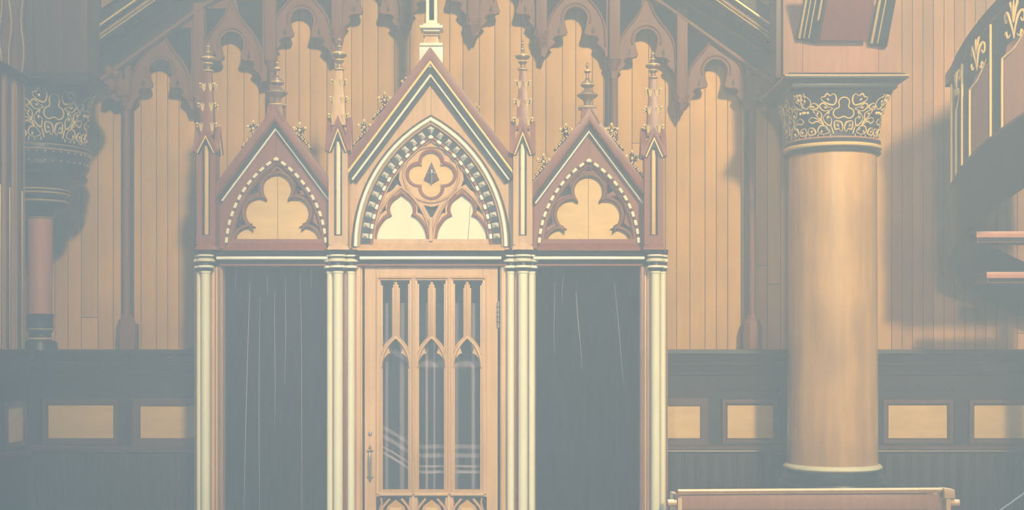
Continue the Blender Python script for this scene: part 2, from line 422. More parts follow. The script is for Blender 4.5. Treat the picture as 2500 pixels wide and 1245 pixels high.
def pinnacle(u, apex, eave, niche_top, sp_top, fin_top, bright, spire_wood):
    x_ = cx(u); yc = -0.032; hw = 23 * U
    wood = 'oak' if bright else 'mahogany'
    p = MB()
    # post: frame round a niche
    base = Z(600); top = Z(eave - 30)
    N0 = [(-9.5, 578), (9.5, 578), (9.5, niche_top + 18), (7, niche_top + 14), (7.5, niche_top + 9), (5, niche_top + 5), (0, niche_top - 3), (-5, niche_top + 5), (-7.5, niche_top + 9), (-7, niche_top + 14), (-9.5, niche_top + 18)]
    hole = [(x_ + a * U, Z(q)) for a, q in N0]
    tri = [(x_ - hw, Z(600)), (x_ + hw, Z(600)), (x_ + hw, Z(eave)), (x_, Z(apex + 8)), (x_ - hw, Z(eave))]
    p.mesh(plate(tri, [hole], yc - hw, yc - hw + 0.03, 0.0), wood)
    p.box(x_ - hw, x_ + hw, yc - hw + 0.03, yc + hw, Z(608), Z(eave - 20), wood)
    p.add([(x_ - hw * 1.15, yc - hw - 0.012, Z(612)), (x_ + hw * 1.15, yc - hw - 0.012, Z(612)), (x_ + hw * 1.15, yc + hw, Z(612)), (x_ - hw * 1.15, yc + hw, Z(612)),
           (x_ - hw, yc - hw + 0.002, Z(602)), (x_ + hw, yc - hw + 0.002, Z(602)), (x_ + hw, yc + hw, Z(602)), (x_ - hw, yc + hw, Z(602)), (x_, yc - hw - 0.002, Z(594))],
          [(0, 1, 5, 8, 4), (1, 2, 6, 5), (2, 3, 7, 6), (3, 0, 4, 7), (4, 8, 5, 6, 7), (3, 2, 1, 0)], wood)
    o = p.build('pinnacle', conf, bevel=0.0015)
    q = MB(); q.sweep(hole, [(0.0, yc - hw - 0.002), (0.007, yc - hw - 0.002), (0.007, yc - hw + 0.03), (0.0, yc - hw + 0.03)][::-1], 'dark', closed=True)
    q.build('niche_edge', o)
    q = MB(); q.box(x_ - 4.5 * U, x_ + 4.5 * U, yc - hw + 0.018, yc - hw + 0.031, Z(578), Z(niche_top + 8), 'cream' if bright else 'maple')
    pn = q.build('niche_strip', o, bevel=0.001); pn['label'] = 'pale strip in the niche'
    # gablets on front and both sides
    gb = MB(); gw = 31 * U
    for ang in (0, 90, -90, 180):
        ca, sa = math.cos(math.radians(ang)), math.sin(math.radians(ang))
        m2 = MB()
        path = [(-gw, Z(eave + 4)), (0, Z(apex)), (gw, Z(eave + 4))]
        m2.sweep(path, [(0, -gw), (0, -gw + 0.035), (-0.030, -gw + 0.035), (-0.030, -gw + 0.006), (-0.016, -gw)], 'mahogany')
        n0 = len(m2.v)
        m2.sweep(path, [(-0.030, -gw + 0.004), (-0.030, -gw + 0.03), (-0.037, -gw + 0.03), (-0.037, -gw + 0.004)], 'gold')
        m2.sweep(path, [(-0.037, -gw + 0.012), (-0.037, -gw + 0.03), (-0.047, -gw + 0.03), (-0.047, -gw + 0.012)], 'black')
        V = [(x_ + a * ca - bb * sa, yc + a * sa + bb * ca, c) for a, bb, c in m2.v]
        for fi, f in enumerate(m2.f): pass
        off = len(gb.v); gb.v += V
        for f, mi in zip(m2.f, m2.m): gb.f.append([i + off for i in f]); gb.m.append(gb._mi(m2.mats[mi])); gb.t.append(0)
    gb.build('gablet', o, smooth=False)
    # spire
    sp = MB(); r2 = math.sqrt(2)
    H = [(17.5, apex + 22), (16.5, apex + 5), (15, apex - 10), (13.5, (apex + sp_top) / 2 + 12), (11.5, (apex + sp_top) / 2 - 2), (10, sp_top + 28), (8.5, sp_top + 6), (8, sp_top)]
    sp.lathe(x_, yc, [(a * U * r2, Z(q_)) for a, q_ in H], spire_wood, n=4, rot=PI / 4)
    sp.build('spire', o, bevel=0.002)
    # crockets at three levels on the four corners
    for lev, fr in ((0.12, 12), (0.46, 14), (0.80, 17)):
        zq = sp_top + (apex + 12 - sp_top) * (lev + 0.12)
        ww = (8 + 9.5 * lev) * U
        for sx_ in (-1, 1):
            for sy_ in (-1, 1):
                cb = MB(); crocket_leaf(cb, x_ + sx_ * ww * 0.86, yc + sy_ * ww * 0.98, Z(zq), sx_, sy_, 1.0)
                cb.build('crocket', o)
    # finial
    k = (sp_top - fin_top) / 72.0
    P = [(0.5, 0), (2, 4), (4.3, 9), (4, 12), (2, 15), (2.2, 21), (5.5, 25), (5.8, 28), (2.8, 31), (4, 36), (13, 41), (18, 46), (18, 50), (12, 54), (6, 57), (10, 59), (11.5, 63), (8, 67), (5, 71), (6, 77), (12, 80), (13, 84), (9, 87), (8, 88)]
    fb = MB(); fb.lathe(x_, yc, [(a * U, Z(fin_top + q_ * k * 0.82)) for a, q_ in P][::-1], 'bronze', n=24)
    for q_, a in ((10, 4.4), (27, 5.9), (45, 18.3), (61, 11.6), (83, 13.2)):
        fb.lathe(x_, yc, [((a - 1.5) * U, Z(fin_top + (q_ + 2.2) * k * .82)), (a * U, Z(fin_top + (q_ + .8) * k * .82)), (a * U, Z(fin_top + (q_ - .8) * k * .82)), ((a - 3) * U, Z(fin_top + (q_ - 3) * k * .82))], 'gold', n=24)
    f_ = fb.build('finial', o); f_['label'] = 'gilt turned finial'
pinnacle(-222, 288, 368, 342, 176, 90, True, 'oak')
pinnacle(224, 298, 375, 348, 176, 100, True, 'mahogany')
pinnacle(-541, 312, 370, 352, 180, 108, False, 'mahogany')
pinnacle(541, 315, 380, 362, 196, 126, False, 'mahogany')

# --- gables
def gable(c, apex, half, foot_y, side, slope=1.335):
    """c: centre px, apex: outer apex py, half: half width to the piers (px), side: side bay or middle"""
    base = 600
    wood = 'mahogany' if side else 'oak'
    e = lambda yy: [(X(c - half), Z(yy + half * slope)), (X(c), Z(yy)), (X(c + half), Z(yy + half * slope))]
    ah, aht, ab = (126, 226, 606) if side else (190, 318, 602)
    inner = ptarch(c, ab, ah - (0 if side else 0), aht, off=(14 if side else 50))
    t = 0.03
    # face plate with the arched opening
    body_top = apex + (34 if side else 34)
    outer = [(X(c - half), Z(base + 6)), (X(c - half), Z(body_top + half * slope)), (X(c), Z(body_top)), (X(c + half), Z(body_top + half * slope)), (X(c + half), Z(base + 6))]
    hole = W([(inner[0][0], 583)] + [q for q in inner if q[1] < 583] + [(inner[-1][0], 583)])
    m_ = MB(); m_.mesh(plate(outer, [hole], 0.02, 0.06), wood)
    o = m_.build('gable', conf); 
    # coping and mouldings, swept over the apex
    cp = MB()
    s2 = math.cos(math.atan(slope))     # vertical px -> perpendicular
    def band(p0, p1, y0, y1, mt, rnd=False):
        d0, d1 = -p0 * s2 * U, -p1 * s2 * U
        if rnd:
            mid = (d0 + d1) / 2; pr = [(d0, y1), (d0, y0 + .004), ((d0 + mid) / 2, y0 + .001), (mid, y0), ((d1 + mid) / 2, y0 + .001), (d1, y0 + .004), (d1, y1)]
        else: pr = [(d0, y1), (d0, y0), (d1, y0), (d1, y1)]
        cp.sweep([(q[0], q[1]) for q in e(apex)], pr[::-1], mt)
    band(0, 31, -0.075, 0.07, 'mahogany')
    cp_o = cp.build('coping', o, bevel=0.003)
    cp = MB(); band(31, 36 if side else 41, -0.070, 0.05, 'gold' if not side else 'mahogany', True); cp.build('gilt_fillet', o)
    cp = MB()
    if side: band(36, 50, -0.03, 0.05, 'black'); 
    else: band(41, 58, -0.045, 0.05, 'black'); band(68, 84, -0.005, 0.05, 'black'); band(58, 61, -0.025, 0.05, 'black')
    cp.build('hollow_moulding', o)
    cp = MB()
    if side: band(50, 57, -0.02, 0.05, 'white', True)
    else: band(60, 69, -0.03, 0.05, 'white', True)
    cp.build('pale_moulding', o)
    # sloping sill
    sl = MB(); wd = ah + 4
    sl.add([(X(c - wd), -0.02, Z(612)), (X(c + wd), -0.02, Z(612)), (X(c + wd - 4), -0.012, Z(606)), (X(c - wd + 4), -0.012, Z(606)),
            (X(c - wd + 22), 0.045, Z(583)), (X(c + wd - 22), 0.045, Z(583)), (X(c - wd), 0.06, Z(612)), (X(c + wd), 0.06, Z(612)), (X(c - wd + 22), 0.06, Z(583)), (X(c + wd - 22), 0.06, Z(583))],
           [(0, 1, 2, 3), (3, 2, 5, 4), (4, 5, 9, 8), (6, 8, 9, 7), (0, 6, 7, 1), (0, 3, 4, 8, 6), (1, 7, 9, 5, 2)], wood)
    sl.build('sill', o, bevel=0.002)
    # backing
    bk = MB(); bk.prism(W([(inner[0][0] - 3, 590)] + inner + [(inner[-1][0] + 3, 590)]), 0.085, 0.10, 'black'); bk.build('backing_board', o)
    return o, inner, ah, aht, ab

def arch_chevron(c, base, half, height, off, off2, y0, y1, n, frac, mt, o, name, pyramid=False):
    """blocks alternating along a pointed arch"""
    A = ptarch(c, base, half, height, n=80, off=(off + off2) / 2)
    L_ = [0]
    for i in range(1, len(A)): L_.append(L_[-1] + math.dist(A[i], A[i - 1]))
    T = L_[-1]
    def at(s_):
        for i in range(1, len(A)):
            if L_[i] >= s_:
                k = (s_ - L_[i - 1]) / max(1e-9, L_[i] - L_[i - 1])
                p = (A[i - 1][0] + (A[i][0] - A[i - 1][0]) * k, A[i - 1][1] + (A[i][1] - A[i - 1][1]) * k)
                d = Vector((A[i][0] - A[i - 1][0], A[i][1] - A[i - 1][1])).normalized(); return Vector(p), d
        return Vector(A[-1]), Vector((0, 1))
    step = T / n; hw = (off2 - off) / 2
    for k in range(n + 1):
        sc_ = k * step; ap = abs(sc_ - T / 2) < 1e-3
        if k == 0 or k == n: continue
        b = MB()
        if ap:
            p = Vector((c, A[len(A) // 2][1])); hl = step * frac / 2
            pL, dL = at(T / 2 - hl); pR, dR = at(T / 2 + hl)
            nl = Vector((dL.y, -dL.x)); nr = Vector((dR.y, -dR.x)); up = Vector((0, -1)) * hw * 1.25
            Q = [pL + nl * hw, p + up, pR + nr * hw, pR - nr * hw, p - up, pL - nl * hw]
        else:
            p, d = at(sc_); nn = Vector((d.y, -d.x)); hl = step * frac / 2
            Q = [p - d * hl + nn * hw, p + d * hl + nn * hw, p + d * hl - nn * hw, p - d * hl - nn * hw]
        if pyramid:
            cc = p; base_ = [(X(q.x), y1, Z(q.y)) for q in Q]; tip = (X(cc.x), y0, Z(cc.y))
            n_ = len(base_); b.add(base_ + [tip], [(i, (i + 1) % n_, n_) for i in range(n_)] + [tuple(range(n_))], mt)
            b.build(name, o, smooth=False)
        else:
            b.prism([(X(q.x), Z(q.y)) for q in Q], y0, y1, mt)
            b.build(name, o, bevel=0.003)

def ring(b, loop, w_, y0, y1, mt, closed=True, rnd=True):
    if rnd: pr = [(-w_ / 2, y1), (-w_ / 2, (y0 + y1) / 2), (-w_ / 4, y0 + .002), (0, y0), (w_ / 4, y0 + .002), (w_ / 2, (y0 + y1) / 2), (w_ / 2, y1)]
    else: pr = [(-w_ / 2, y1), (-w_ / 2, y0), (w_ / 2, y0), (w_ / 2, y1)]
    b.sweep(loop, pr, mt, closed=closed)
def grow(loop, d):
    """offset a closed pixel loop outward by d (loop any winding)"""
    n = len(loop); a = sum(loop[i][0] * loop[(i + 1) % n][1] - loop[(i + 1) % n][0] * loop[i][1] for i in range(n))
    sg = 1 if a > 0 else -1; out_ = []
    for i in range(n):
        p0, p, p1 = Vector(loop[i - 1]), Vector(loop[i]), Vector(loop[(i + 1) % n])
        d1, d2 = (p - p0), (p1 - p)
        if d1.length < 1e-6 or d2.length < 1e-6: out_.append(tuple(p)); continue
        d1.normalize(); d2.normalize()
        n1 = Vector((d1.y, -d1.x)) * sg; n2 = Vector((d2.y, -d2.x)) * sg; nn = n1 + n2
        if nn.length < 1e-6: nn = n1
        nn.normalize(); q = p + nn * min(d / max(0.4, nn.dot(n1)), d * 2.5); out_.append((q.x, q.y))
    return out_
def crocket(b, px, py, sgn, s=1.0, Yc=0.0):
    """scrolled leaf riding on a gable slope, tail running down along it"""
    x0, z0 = X(px), Z(py); ups = (sgn * 0.6, -0.8)       # tail direction (down the slope)
    tail = []
    for i in range(9):
        t = i / 8.0; tail.append((x0 + sgn * (0.004 + 0.125 * t * s * 0.62) - sgn * 0.018 * (1 - t) ** 2, Yc, z0 - 0.02 - 0.125 * t * s * 0.85))
    b.tube(tail, [0.015 * s * (1 - 0.5 * i / 8) for i in range(9)], 'dark', n=7); b.ball((x0, Yc + 0.002, z0 + 0.006), 0.036 * s, 'dark', sy=.35)
    for i in range(1, 8):
        p = tail[i]; b.ball((p[0] - sgn * 0.004 * (i % 2), Yc - 0.012, p[2] + 0.004), 0.0075 * s, 'gold', n=8, k=5)
    rng = random.Random(int(px * 7 + py))
    for i in range(11):
        a = 2 * PI * i / 11; r = 0.028 * s
        c = (x0 + r * math.cos(a), Yc - 0.008 + rng.uniform(-.008, .008), z0 + r * 0.9 * math.sin(a) + 0.008)
        sp = [(c[0] + 0.011 * s * math.cos(a + q * 0.9) * (1 - q * .1), c[1] + 0.002 * q, c[2] + 0.011 * s * math.sin(a + q * 0.9) * (1 - q * .1)) for q in range(7)]
        b.tube(sp, 0.0042 * s, 'gold', n=6)
    for a, r in ((90, .046), (20, .042), (160, .042)):
        b.ball((x0 + r * s * math.cos(math.radians(a)), Yc - 0.006, z0 + r * s * math.sin(math.radians(a)) + 0.006), 0.0115 * s, 'gold')
    b.ball((x0, Yc - 0.015, z0 + 0.004), 0.011 * s, 'gold')

# side gables
for c, cro, tl in ((674, (-52, 55), 0), (1438, (-53, -108, 52, 102), 4)):
    ap = 262 + tl * 1.5
    half = 147 if c < 1000 else 136
    if c < 1000: half = 146
    o, inner, ah, aht, ab = gable(c, ap, 157, 0, True)
    sh = 380 if False else 0
    # white dashes on the arch, dark roll between
    b = MB(); A = ptarch(c, ab + 2, 126, 226 - tl, off=4)
    ring(b, W(A)[::-1], 8 * U, 0.008, 0.03, 'arcade_wood', closed=False); b.build('arch_roll', o)
    arch_chevron(c, ab + 2, 126, 226 - tl, 0.5, 7.5, -0.004, 0.02, 24, 0.62, 'cream', o, 'dentil')
    # stepped reveal
    b = MB(); A = [q for q in ptarch(c, ab, 126, 226 - tl, off=14)]
    ring(b, W(A)[::-1], 9 * U, 0.03, 0.05, 'arcade_wood', closed=False); b.build('arch_reveal', o)
    # trefoil tracery
    dy = tl + 2 if c > 1000 else 0
    T_ = []
    L1 = [(c - 101, 585 + 0)] + [(c - 99, 572), (c - 92, 562), (c - 82, 556), (c - 68, 553), (c - 53, 553)]
    sideL = arc(c - 42, 518, 36, 108, 298, 14)     # from lower right of the lobe round the left to the top
    topL = arc(c, 459, 35, 138, 270, 10)
    leftside = L1 + sideL + topL
    leftside = [(x_, y_ + dy * 0.8) for x_, y_ in leftside]
    leftside[0] = (leftside[0][0], 586)
    rightside = [(2 * c - x_, y_) for x_, y_ in leftside[::-1][1:]]
    tref = leftside + rightside
    inn = ptarch(c, ab, 126, 226 - tl, off=17)
    outer = [(inn[0][0], 590)] + [q for q in inn if q[1] < 590] + [(inn[-1][0], 590)]
    holes = [W(tref[1:-1] + [(tref[-1][0], 589.5), (tref[0][0], 589.5)]) if False else W(tref)]
    # pierced spandrels
    def tri_hole(pts): return W([(c + a * s_, q + dy * .8) for a, q in pts])
    for s_ in (-1, 1):
        holes.append(tri_hole([(47, 468), (46, 440), (54, 446), (72, 474), (60, 472)]))
        holes.append(tri_hole([(88, 538), (91, 519), (96, 529), (101, 548), (95, 544)]))
    holes.append(W([(c - 9, 417), (c, 409), (c + 9, 417), (c, 414)]))
    m_ = MB(); m_.mesh(plate(W(outer), holes, 0.045, 0.075, 0.003), 'mahogany'); to = m_.build('tracery', o)
    tl_ = [(-106, 589), (-104, 572), (-96, 560), (-84, 552.5), (-73, 549.5), (-66, 549)]
    tp = [(c + a_, q_ + dy * .8) for a_, q_ in tl_] + [(a_, q_ + dy * .8) for a_, q_ in arc(c - 42, 518, 41, 125, 277, 14) + arc(c, 459, 40, 151, 270, 10)]
    tp = tp + [(2 * c - a_, q_) for a_, q_ in tp[::-1][1:]]
    b = MB(); ring(b, W(tp)[::-1], 10 * U, 0.030, 0.055, 'arcade_wood', closed=False); b.build('tracery_roll', to)
    b = MB(); dd = dy * .8
    for a_, q_, r_, e_ in ((0, 459, 38.5, .0006), (-42, 518, 39.5, .0012), (42, 518, 39.5, .0018)): b.prism(W(arc(c + a_, q_ + dd, r_, 0, 350, 35)), 0.066 + e_, 0.080 + e_, 'maple')
    b.prism(W([(c - 103, 589.5), (c - 102, 572), (c - 95, 561), (c - 84, 554), (c - 60, 549), (c - 35, 470), (c + 35, 470), (c + 60, 549), (c + 84, 554), (c + 95, 561), (c + 102, 572), (c + 103, 589.5)]), 0.066, 0.080, 'maple')
    b.box(X(c) - 0.0012, X(c) + 0.0012, 0.0652, 0.0662, Z(585), Z(425 + dy), 'dark')
    p_ = b.build('panel', o); p_['label'] = 'pale maple panel behind the trefoil'
    # joint in the gable head
    b = MB(); b.box(X(c) - 0.001, X(c) + 0.001, 0.0188, 0.0202, Z(384), Z(322), 'dark'); b.build('board_joint', o)
    # pedestal and finial
    b = MB()
    b.lathe(X(c), 0.0, [(a * U * 1.414, Z(q)) for a, q in ((21, ap + 30), (19.5, ap + 14), (18.5, ap + 2), (18.5, ap))], 'mahogany', n=4, rot=PI / 4)
    pe = b.build('finial_base', o, bevel=0.002)
    b = MB()
    for s_ in (-1, 1):
        b.sweep([(X(c + s_ * 3), Z(ap)), (X(c + s_ * 24), Z(ap + 38))], [(-.006, -.082), (.006, -.082), (.006, -.05), (-.006, -.05)], 'mahogany')
    b.build('finial_brace', o)
    P = [(0.4, 145), (2, 148), (4.5, 152), (4.5, 155), (2.5, 158), (2.5, 164), (8.5, 167), (8.5, 170), (4, 173), (3.5, 181), (6, 190), (13, 196), (17, 200), (17, 204), (13, 207), (7, 208), (8, 212), (15, 219), (26, 226), (26, 228), (20, 233), (12, 238), (9, 243), (8.5, 250), (13, 252), (21, 254), (23, 258), (22, 262), (14, 264)]
    b = MB(); dz = tl + (ap - 262) - 4 if c > 1000 else 0
    b.lathe(X(c + (3 if c < 1000 else -4)), 0.0, [(a * U, Z(q + dz)) for a, q in P][::-1], 'bronze', n=28)
    fo = b.build('finial', o)
    b = MB(); xx = X(c + (3 if c < 1000 else -4))
    for q, a in ((153.5, 4.7), (168, 8.6), (201, 17.2), (227, 26), (257, 23)):
        b.lathe(xx, 0.0, [((a - 1.6) * U, Z(q + dz + 2)), (a * U, Z(q + dz + .8)), (a * U, Z(q + dz - .8)), ((a - 2.5) * U, Z(q + dz - 2.4)), ((a - 6 if a > 9 else a - 3) * U, Z(q + dz - 4))], 'gold', n=28)
    b.build('gilt_ring', fo)
    for dx in cro:
        b = MB(); s_ = 1 if dx > 0 else -1
        crocket(b, c + dx + s_ * 3, ap + abs(dx) * 1.335 - 15, s_, 1.0, 0.0)
        cr = b.build('crocket', o); cr['label'] = 'gilt scrolled leaf on the gable slope'

# middle gable
c = C0
o, inner, ah, aht, ab = gable(c, 120, 222, 0, False)
A0 = ptarch(c, ab, 190, 318, off=7); b = MB(); ring(b, W(A0)[::-1], 13 * U, -0.035, 0.03, 'white', closed=False); b.build('hood_moulding', o)
b = MB(); ring(b, W(ptarch(c, ab, 190, 318, off=-2))[::-1], 5 * U, -0.008, 0.03, 'walnut', closed=False)
ring(b, W(ptarch(c, ab, 190, 318, off=15.5))[::-1], 5 * U, -0.018, 0.03, 'oak', closed=False)
b.build('arch_roll', o)
b = MB(); ring(b, W(ptarch(c, ab, 190, 318, off=28))[::-1], 21 * U, 0.012, 0.03, 'black', closed=False, rnd=False); b.build('dark_hollow', o)
arch_chevron(c, ab, 190, 318, 20.5, 36.5, -0.028, 0.012, 26, 0.46, 'white', o, 'dogtooth', pyramid=True)
b = MB(); ring(b, W(ptarch(c, ab, 190, 318, off=43))[::-1], 10 * U, 0.006, 0.03, 'mahogany', closed=False); b.build('arch_roll', o)
arch_chevron(c, ab, 190, 318, 39.5, 46.5, -0.012, 0.02, 26, 0.48, 'white', o, 'dentil')
# tracery
qf = []
for k in range(4):
    a = 90 * k - 90
    qf += arc(c + 31 * math.cos(math.radians(a)), 424 + 31 * math.sin(math.radians(a)), 24, a - 109, a + 109, 12)
subs = []
for cs in (979, 1127):
    hl = [(-62, 586), (-61, 574), (-58, 562), (-54, 553), (-47, 542), (-41, 534), (-33, 528), (-24, 524.5), (-27.5, 518), (-29, 510), (-27.5, 501), (-23, 492), (-16, 485), (-7, 479), (0, 473)]
    subs.append([(cs + a, q) for a, q in hl] + [(cs - a, q) for a, q in hl[::-1][1:]])
outer = [(inner[0][0] - 6, 592)] + [q for q in ptarch(c, ab, 190, 318, off=46) if q[1] < 592] + [(inner[-1][0] + 6, 592)]
holes = [W(qf)] + [W(s_) for s_ in subs]
for s_ in (-1, 1):
    def h(pts): return W([(c + a * s_, q) for a, q in pts])
    holes.append(h([(30, 350), (5, 342) if False else (28, 346), (48, 366), (62, 392), (56, 384), (46, 360)]))
    holes.append(h([(72, 455), (80, 436), (78, 418), (98, 440), (110, 470), (96, 462), (84, 448)]))
    holes.append(h([(112, 512), (112, 500), (116, 500), (127, 524), (118, 516)]))
    holes.append(h([(34, 518), (34, 505), (36, 500), (22, 524 - 8), (14, 528), (28, 519)][::-1]))
    holes.append(h([(62, 446), (60, 476), (50, 478), (36, 492), (48, 474), (56, 456)]))
holes.append(W([(c - 18, 500), (c, 504), (c + 18, 500), (c + 4, 526), (c, 534), (c - 4, 526)]))
holes.append(W([(c - 22, 345), (c, 325), (c + 22, 345), (c, 341)]))
m_ = MB(); m_.mesh(plate(W(outer), holes, 0.042, 0.075, 0.003), 'oak'); to = m_.build('tracery', o)
b = MB()
ring(b, W(arc(c, 424, 68, 0, 354, 40)), 7 * U, 0.026, 0.05, 'oak')
qr = []
for k in range(4):
    a = 90 * k - 90; qr += arc(c + 31 * math.cos(math.radians(a)), 424 + 31 * math.sin(math.radians(a)), 28.5, a - 93, a + 93, 12)
ring(b, W(qr), 9 * U, 0.034, 0.055, 'mahogany')
for s_ in subs: ring(b, W(grow(s_, 4)), 9 * U, 0.034, 0.055, 'mahogany')
for cs in (979, 1127):
    ring(b, W(ptarch(cs, 590, 70, 134))[::-1], 7 * U, 0.024, 0.05, 'oak', closed=False)
b.box(X(c - 4), X(c + 4), 0.0, 0.05, Z(588), Z(530), 'oak')
b.build('tracery_roll', to)
b = MB()
b.prism(W([(c - 62, 375), (c - 62, 490), (c + 62, 490), (c + 62, 362), (c - 62, 362)]), 0.072, 0.085, 'maple') if False else None
for k in range(4):
    a = math.radians(90 * k); b.prism(W(arc(c + 31 * math.cos(a), 424 + 31 * math.sin(a), 27.5, 0, 348, 29)), 0.064 + .0002 * (k + 1), 0.078 + .0002 * (k + 1), 'maple')
b.prism(W([(c - 30, 394), (c + 30, 394), (c + 30, 454), (c - 30, 454)]), 0.064, 0.082, 'maple')

for s_ in subs: b.prism(W(grow(s_, 3)), 0.064, 0.082, 'cream')
b.add([(X(1141), 0.0635, Z(585)), (X(1142.2), 0.0635, Z(585)), (X(1148.2), 0.0635, Z(500)), (X(1147.2), 0.0635, Z(500))], [(0, 1, 2, 3)], 'dark')
b.build('panel', o)
b = MB(); b.box(X(c) - 0.0012, X(c) + 0.0012, 0.0188, 0.0202, Z(279), Z(205), 'dark'); b.build('board_joint', o)
for dx, s_ in ((-66, .7), (-110, 1.0), (-160, 1.0), (113, .6)):
    b = MB(); sg = 1 if dx > 0 else -1
    crocket(b, c + dx + sg * (4 if s_ == 1 else -4), 120 + abs(dx) * 1.335 - (22 if s_ == 1 else 6), sg, s_, 0.03)
    cr = b.build('crocket', o); cr['label'] = 'gilt scrolled leaf on the gable slope'
# shaft rising from the middle gable
b = MB(); xc = X(1053.5)
def sq(hw, p0, p1, mt, hw2=None): 
    b.lathe(xc, 0.03, [(hw * U * 1.414, Z(p1)), ((hw2 if hw2 else hw) * U * 1.414, Z(p0))], mt, n=4, rot=PI / 4)
sq(28.5, 118, 168, 'white')
b.build('finial_base', o, bevel=0.002)
b = MB(); sq(28, 108, 115, 'white'); sq(19, 88, 108, 'oak', 15); sq(21, 84, 88, 'oak', 15); sq(20, 73, 78, 'cream'); sq(28, 65, 72, 'white'); sq(20, 59, 64, 'cream')
b.build('moulded_neck', o, bevel=0.004)
b = MB(); x0 = X(1040.5); x1 = X(1067.5)
b.mesh(plate([(x0, Z(58)), (x1, Z(58)), (x1, 4.6), (x0, 4.6)], [W([(1048, 50), (1060, 50), (1060, -300), (1048, -300)])], -0.01, 0.02), 'white')
b.box(x0, x1, 0.02, 0.09, Z(58), 4.6, 'white')
b.box(X(1051), X(1057), 0.012, 0.021, Z(50), 4.2, 'walnut')
b.build('upper_shaft', o, bevel=0.0015)

# small crucifix on a wedge in the quatrefoil
cr = empty('crucifix', (X(C0), 0.05, Z(452)), 'small metal crucifix on a dark triangular plaque in the four-lobed opening', 'crucifix')
b = MB(); b.prism(W([(1033, 436), (1052, 392), (1071, 436), (1053, 446)]), 0.050, 0.064, 'walnut'); b.build('plaque', cr, bevel=0.002)
b = MB(); b.box(X(1051), X(1054.5), 0.036, 0.046, Z(446), Z(413), 'steel'); b.box(X(1044), X(1061), 0.038, 0.045, Z(422), Z(418.5), 'bronze'); b.box(X(1051.5), X(1054), 0.044, 0.055, Z(440), Z(420), 'bronze')
b.build('cross', cr, bevel=0.001)
b = MB(); b.tube([(X(1052.7), 0.033, Z(441)), (X(1052.7), 0.031, Z(428)), (X(1052.7), 0.031, Z(421))], [0.002, 0.004, 0.005], 'steel'); b.ball((X(1052.7), 0.030, Z(417)), 0.0045, 'steel')
b.tube([(X(1046), 0.036, Z(418)), (X(1052.7), 0.032, Z(421)), (X(1059.5), 0.036, Z(418))], 0.0022, 'steel'); b.build('figure', cr)

# --- door
d = MB()
dl, dr = 889, 1215
frame = W([(dl, 646), (dr, 646), (dr, 1400), (dl, 1400)])
H_ = [W([(917, 673), (1188, 673), (1188, 1208), (917, 1208)]), W([(917, 1214), (1188, 1214), (1188, 1375), (917, 1375)])]
d.mesh(plate(frame, H_, 0.03, 0.075, 0.002), 'oak')
door = d.build('door', conf)
for p0 in (917, 1179):
    b = MB(); b.box(X(p0) - .0008, X(p0) + .0008, 0.0288, 0.0302, Z(673), Z(646), 'dark'); b.build('board_joint', door)
b = MB()   # bead round the opening
prf = [(0.0, 0.07), (0.0, 0.022), (0.006, 0.016), (0.014, 0.018), (0.020, 0.034), (0.028, 0.036), (0.032, 0.05), (0.032, 0.07)]
b.sweep(W([(917, 673), (1188, 673), (1188, 1208), (917, 1208)]), [(-a, q) for a, q in prf], 'oak', closed=True)
b.build('bead', door)
def bar(px, p0, p1, hw, fil, y0=0.016):
    m_ = MB()
    m_.prism(W([(px - hw, p1), (px + hw, p1), (px + hw, p0), (px - hw, p0)]), y0 + 0.008, 0.062, 'oak')
    m_.tube([(X(px), y0 + 0.006, Z(p0 + 1)), (X(px), y0 + 0.006, Z(p1))], hw * 0.7 * U, 'oak', n=8)
    for s_ in (-1, 1):
        m_.box(X(px + s_ * hw), X(px + s_ * (hw + fil * .5)), y0 + 0.012, 0.062, Z(p1), Z(p0 + 6), 'oak')
        m_.box(X(px + s_ * (hw + fil * .5)), X(px + s_ * (hw + fil)), y0 + 0.026, 0.062, Z(p1), Z(p0 + 14), 'oak')
    return m_.build('mullion', door, bevel=0.0012)
bar(1008.5, 678, 1207, 5.5, 8); bar(1096.5, 678, 1207, 5.5, 8)
for px in (965, 1053, 1140): bar(px, 688, 824, 3.5, 6, 0.024)
for px, s_ in ((926, 1), (1179, -1)):
    m_ = MB(); m_.box(X(px - s_ * 4), X(px), 0.020, 0.062, Z(1205), Z(684), 'oak'); m_.box(X(px), X(px + s_ * 3), 0.028, 0.062, Z(1205), Z(690), 'oak'); m_.box(X(px + s_ * 3), X(px + s_ * 7), 0.038, 0.062, Z(1205), Z(696), 'oak'); m_.build('side_fillet', door, bevel=.001)
LC = (964.5, 1052.5, 1140)
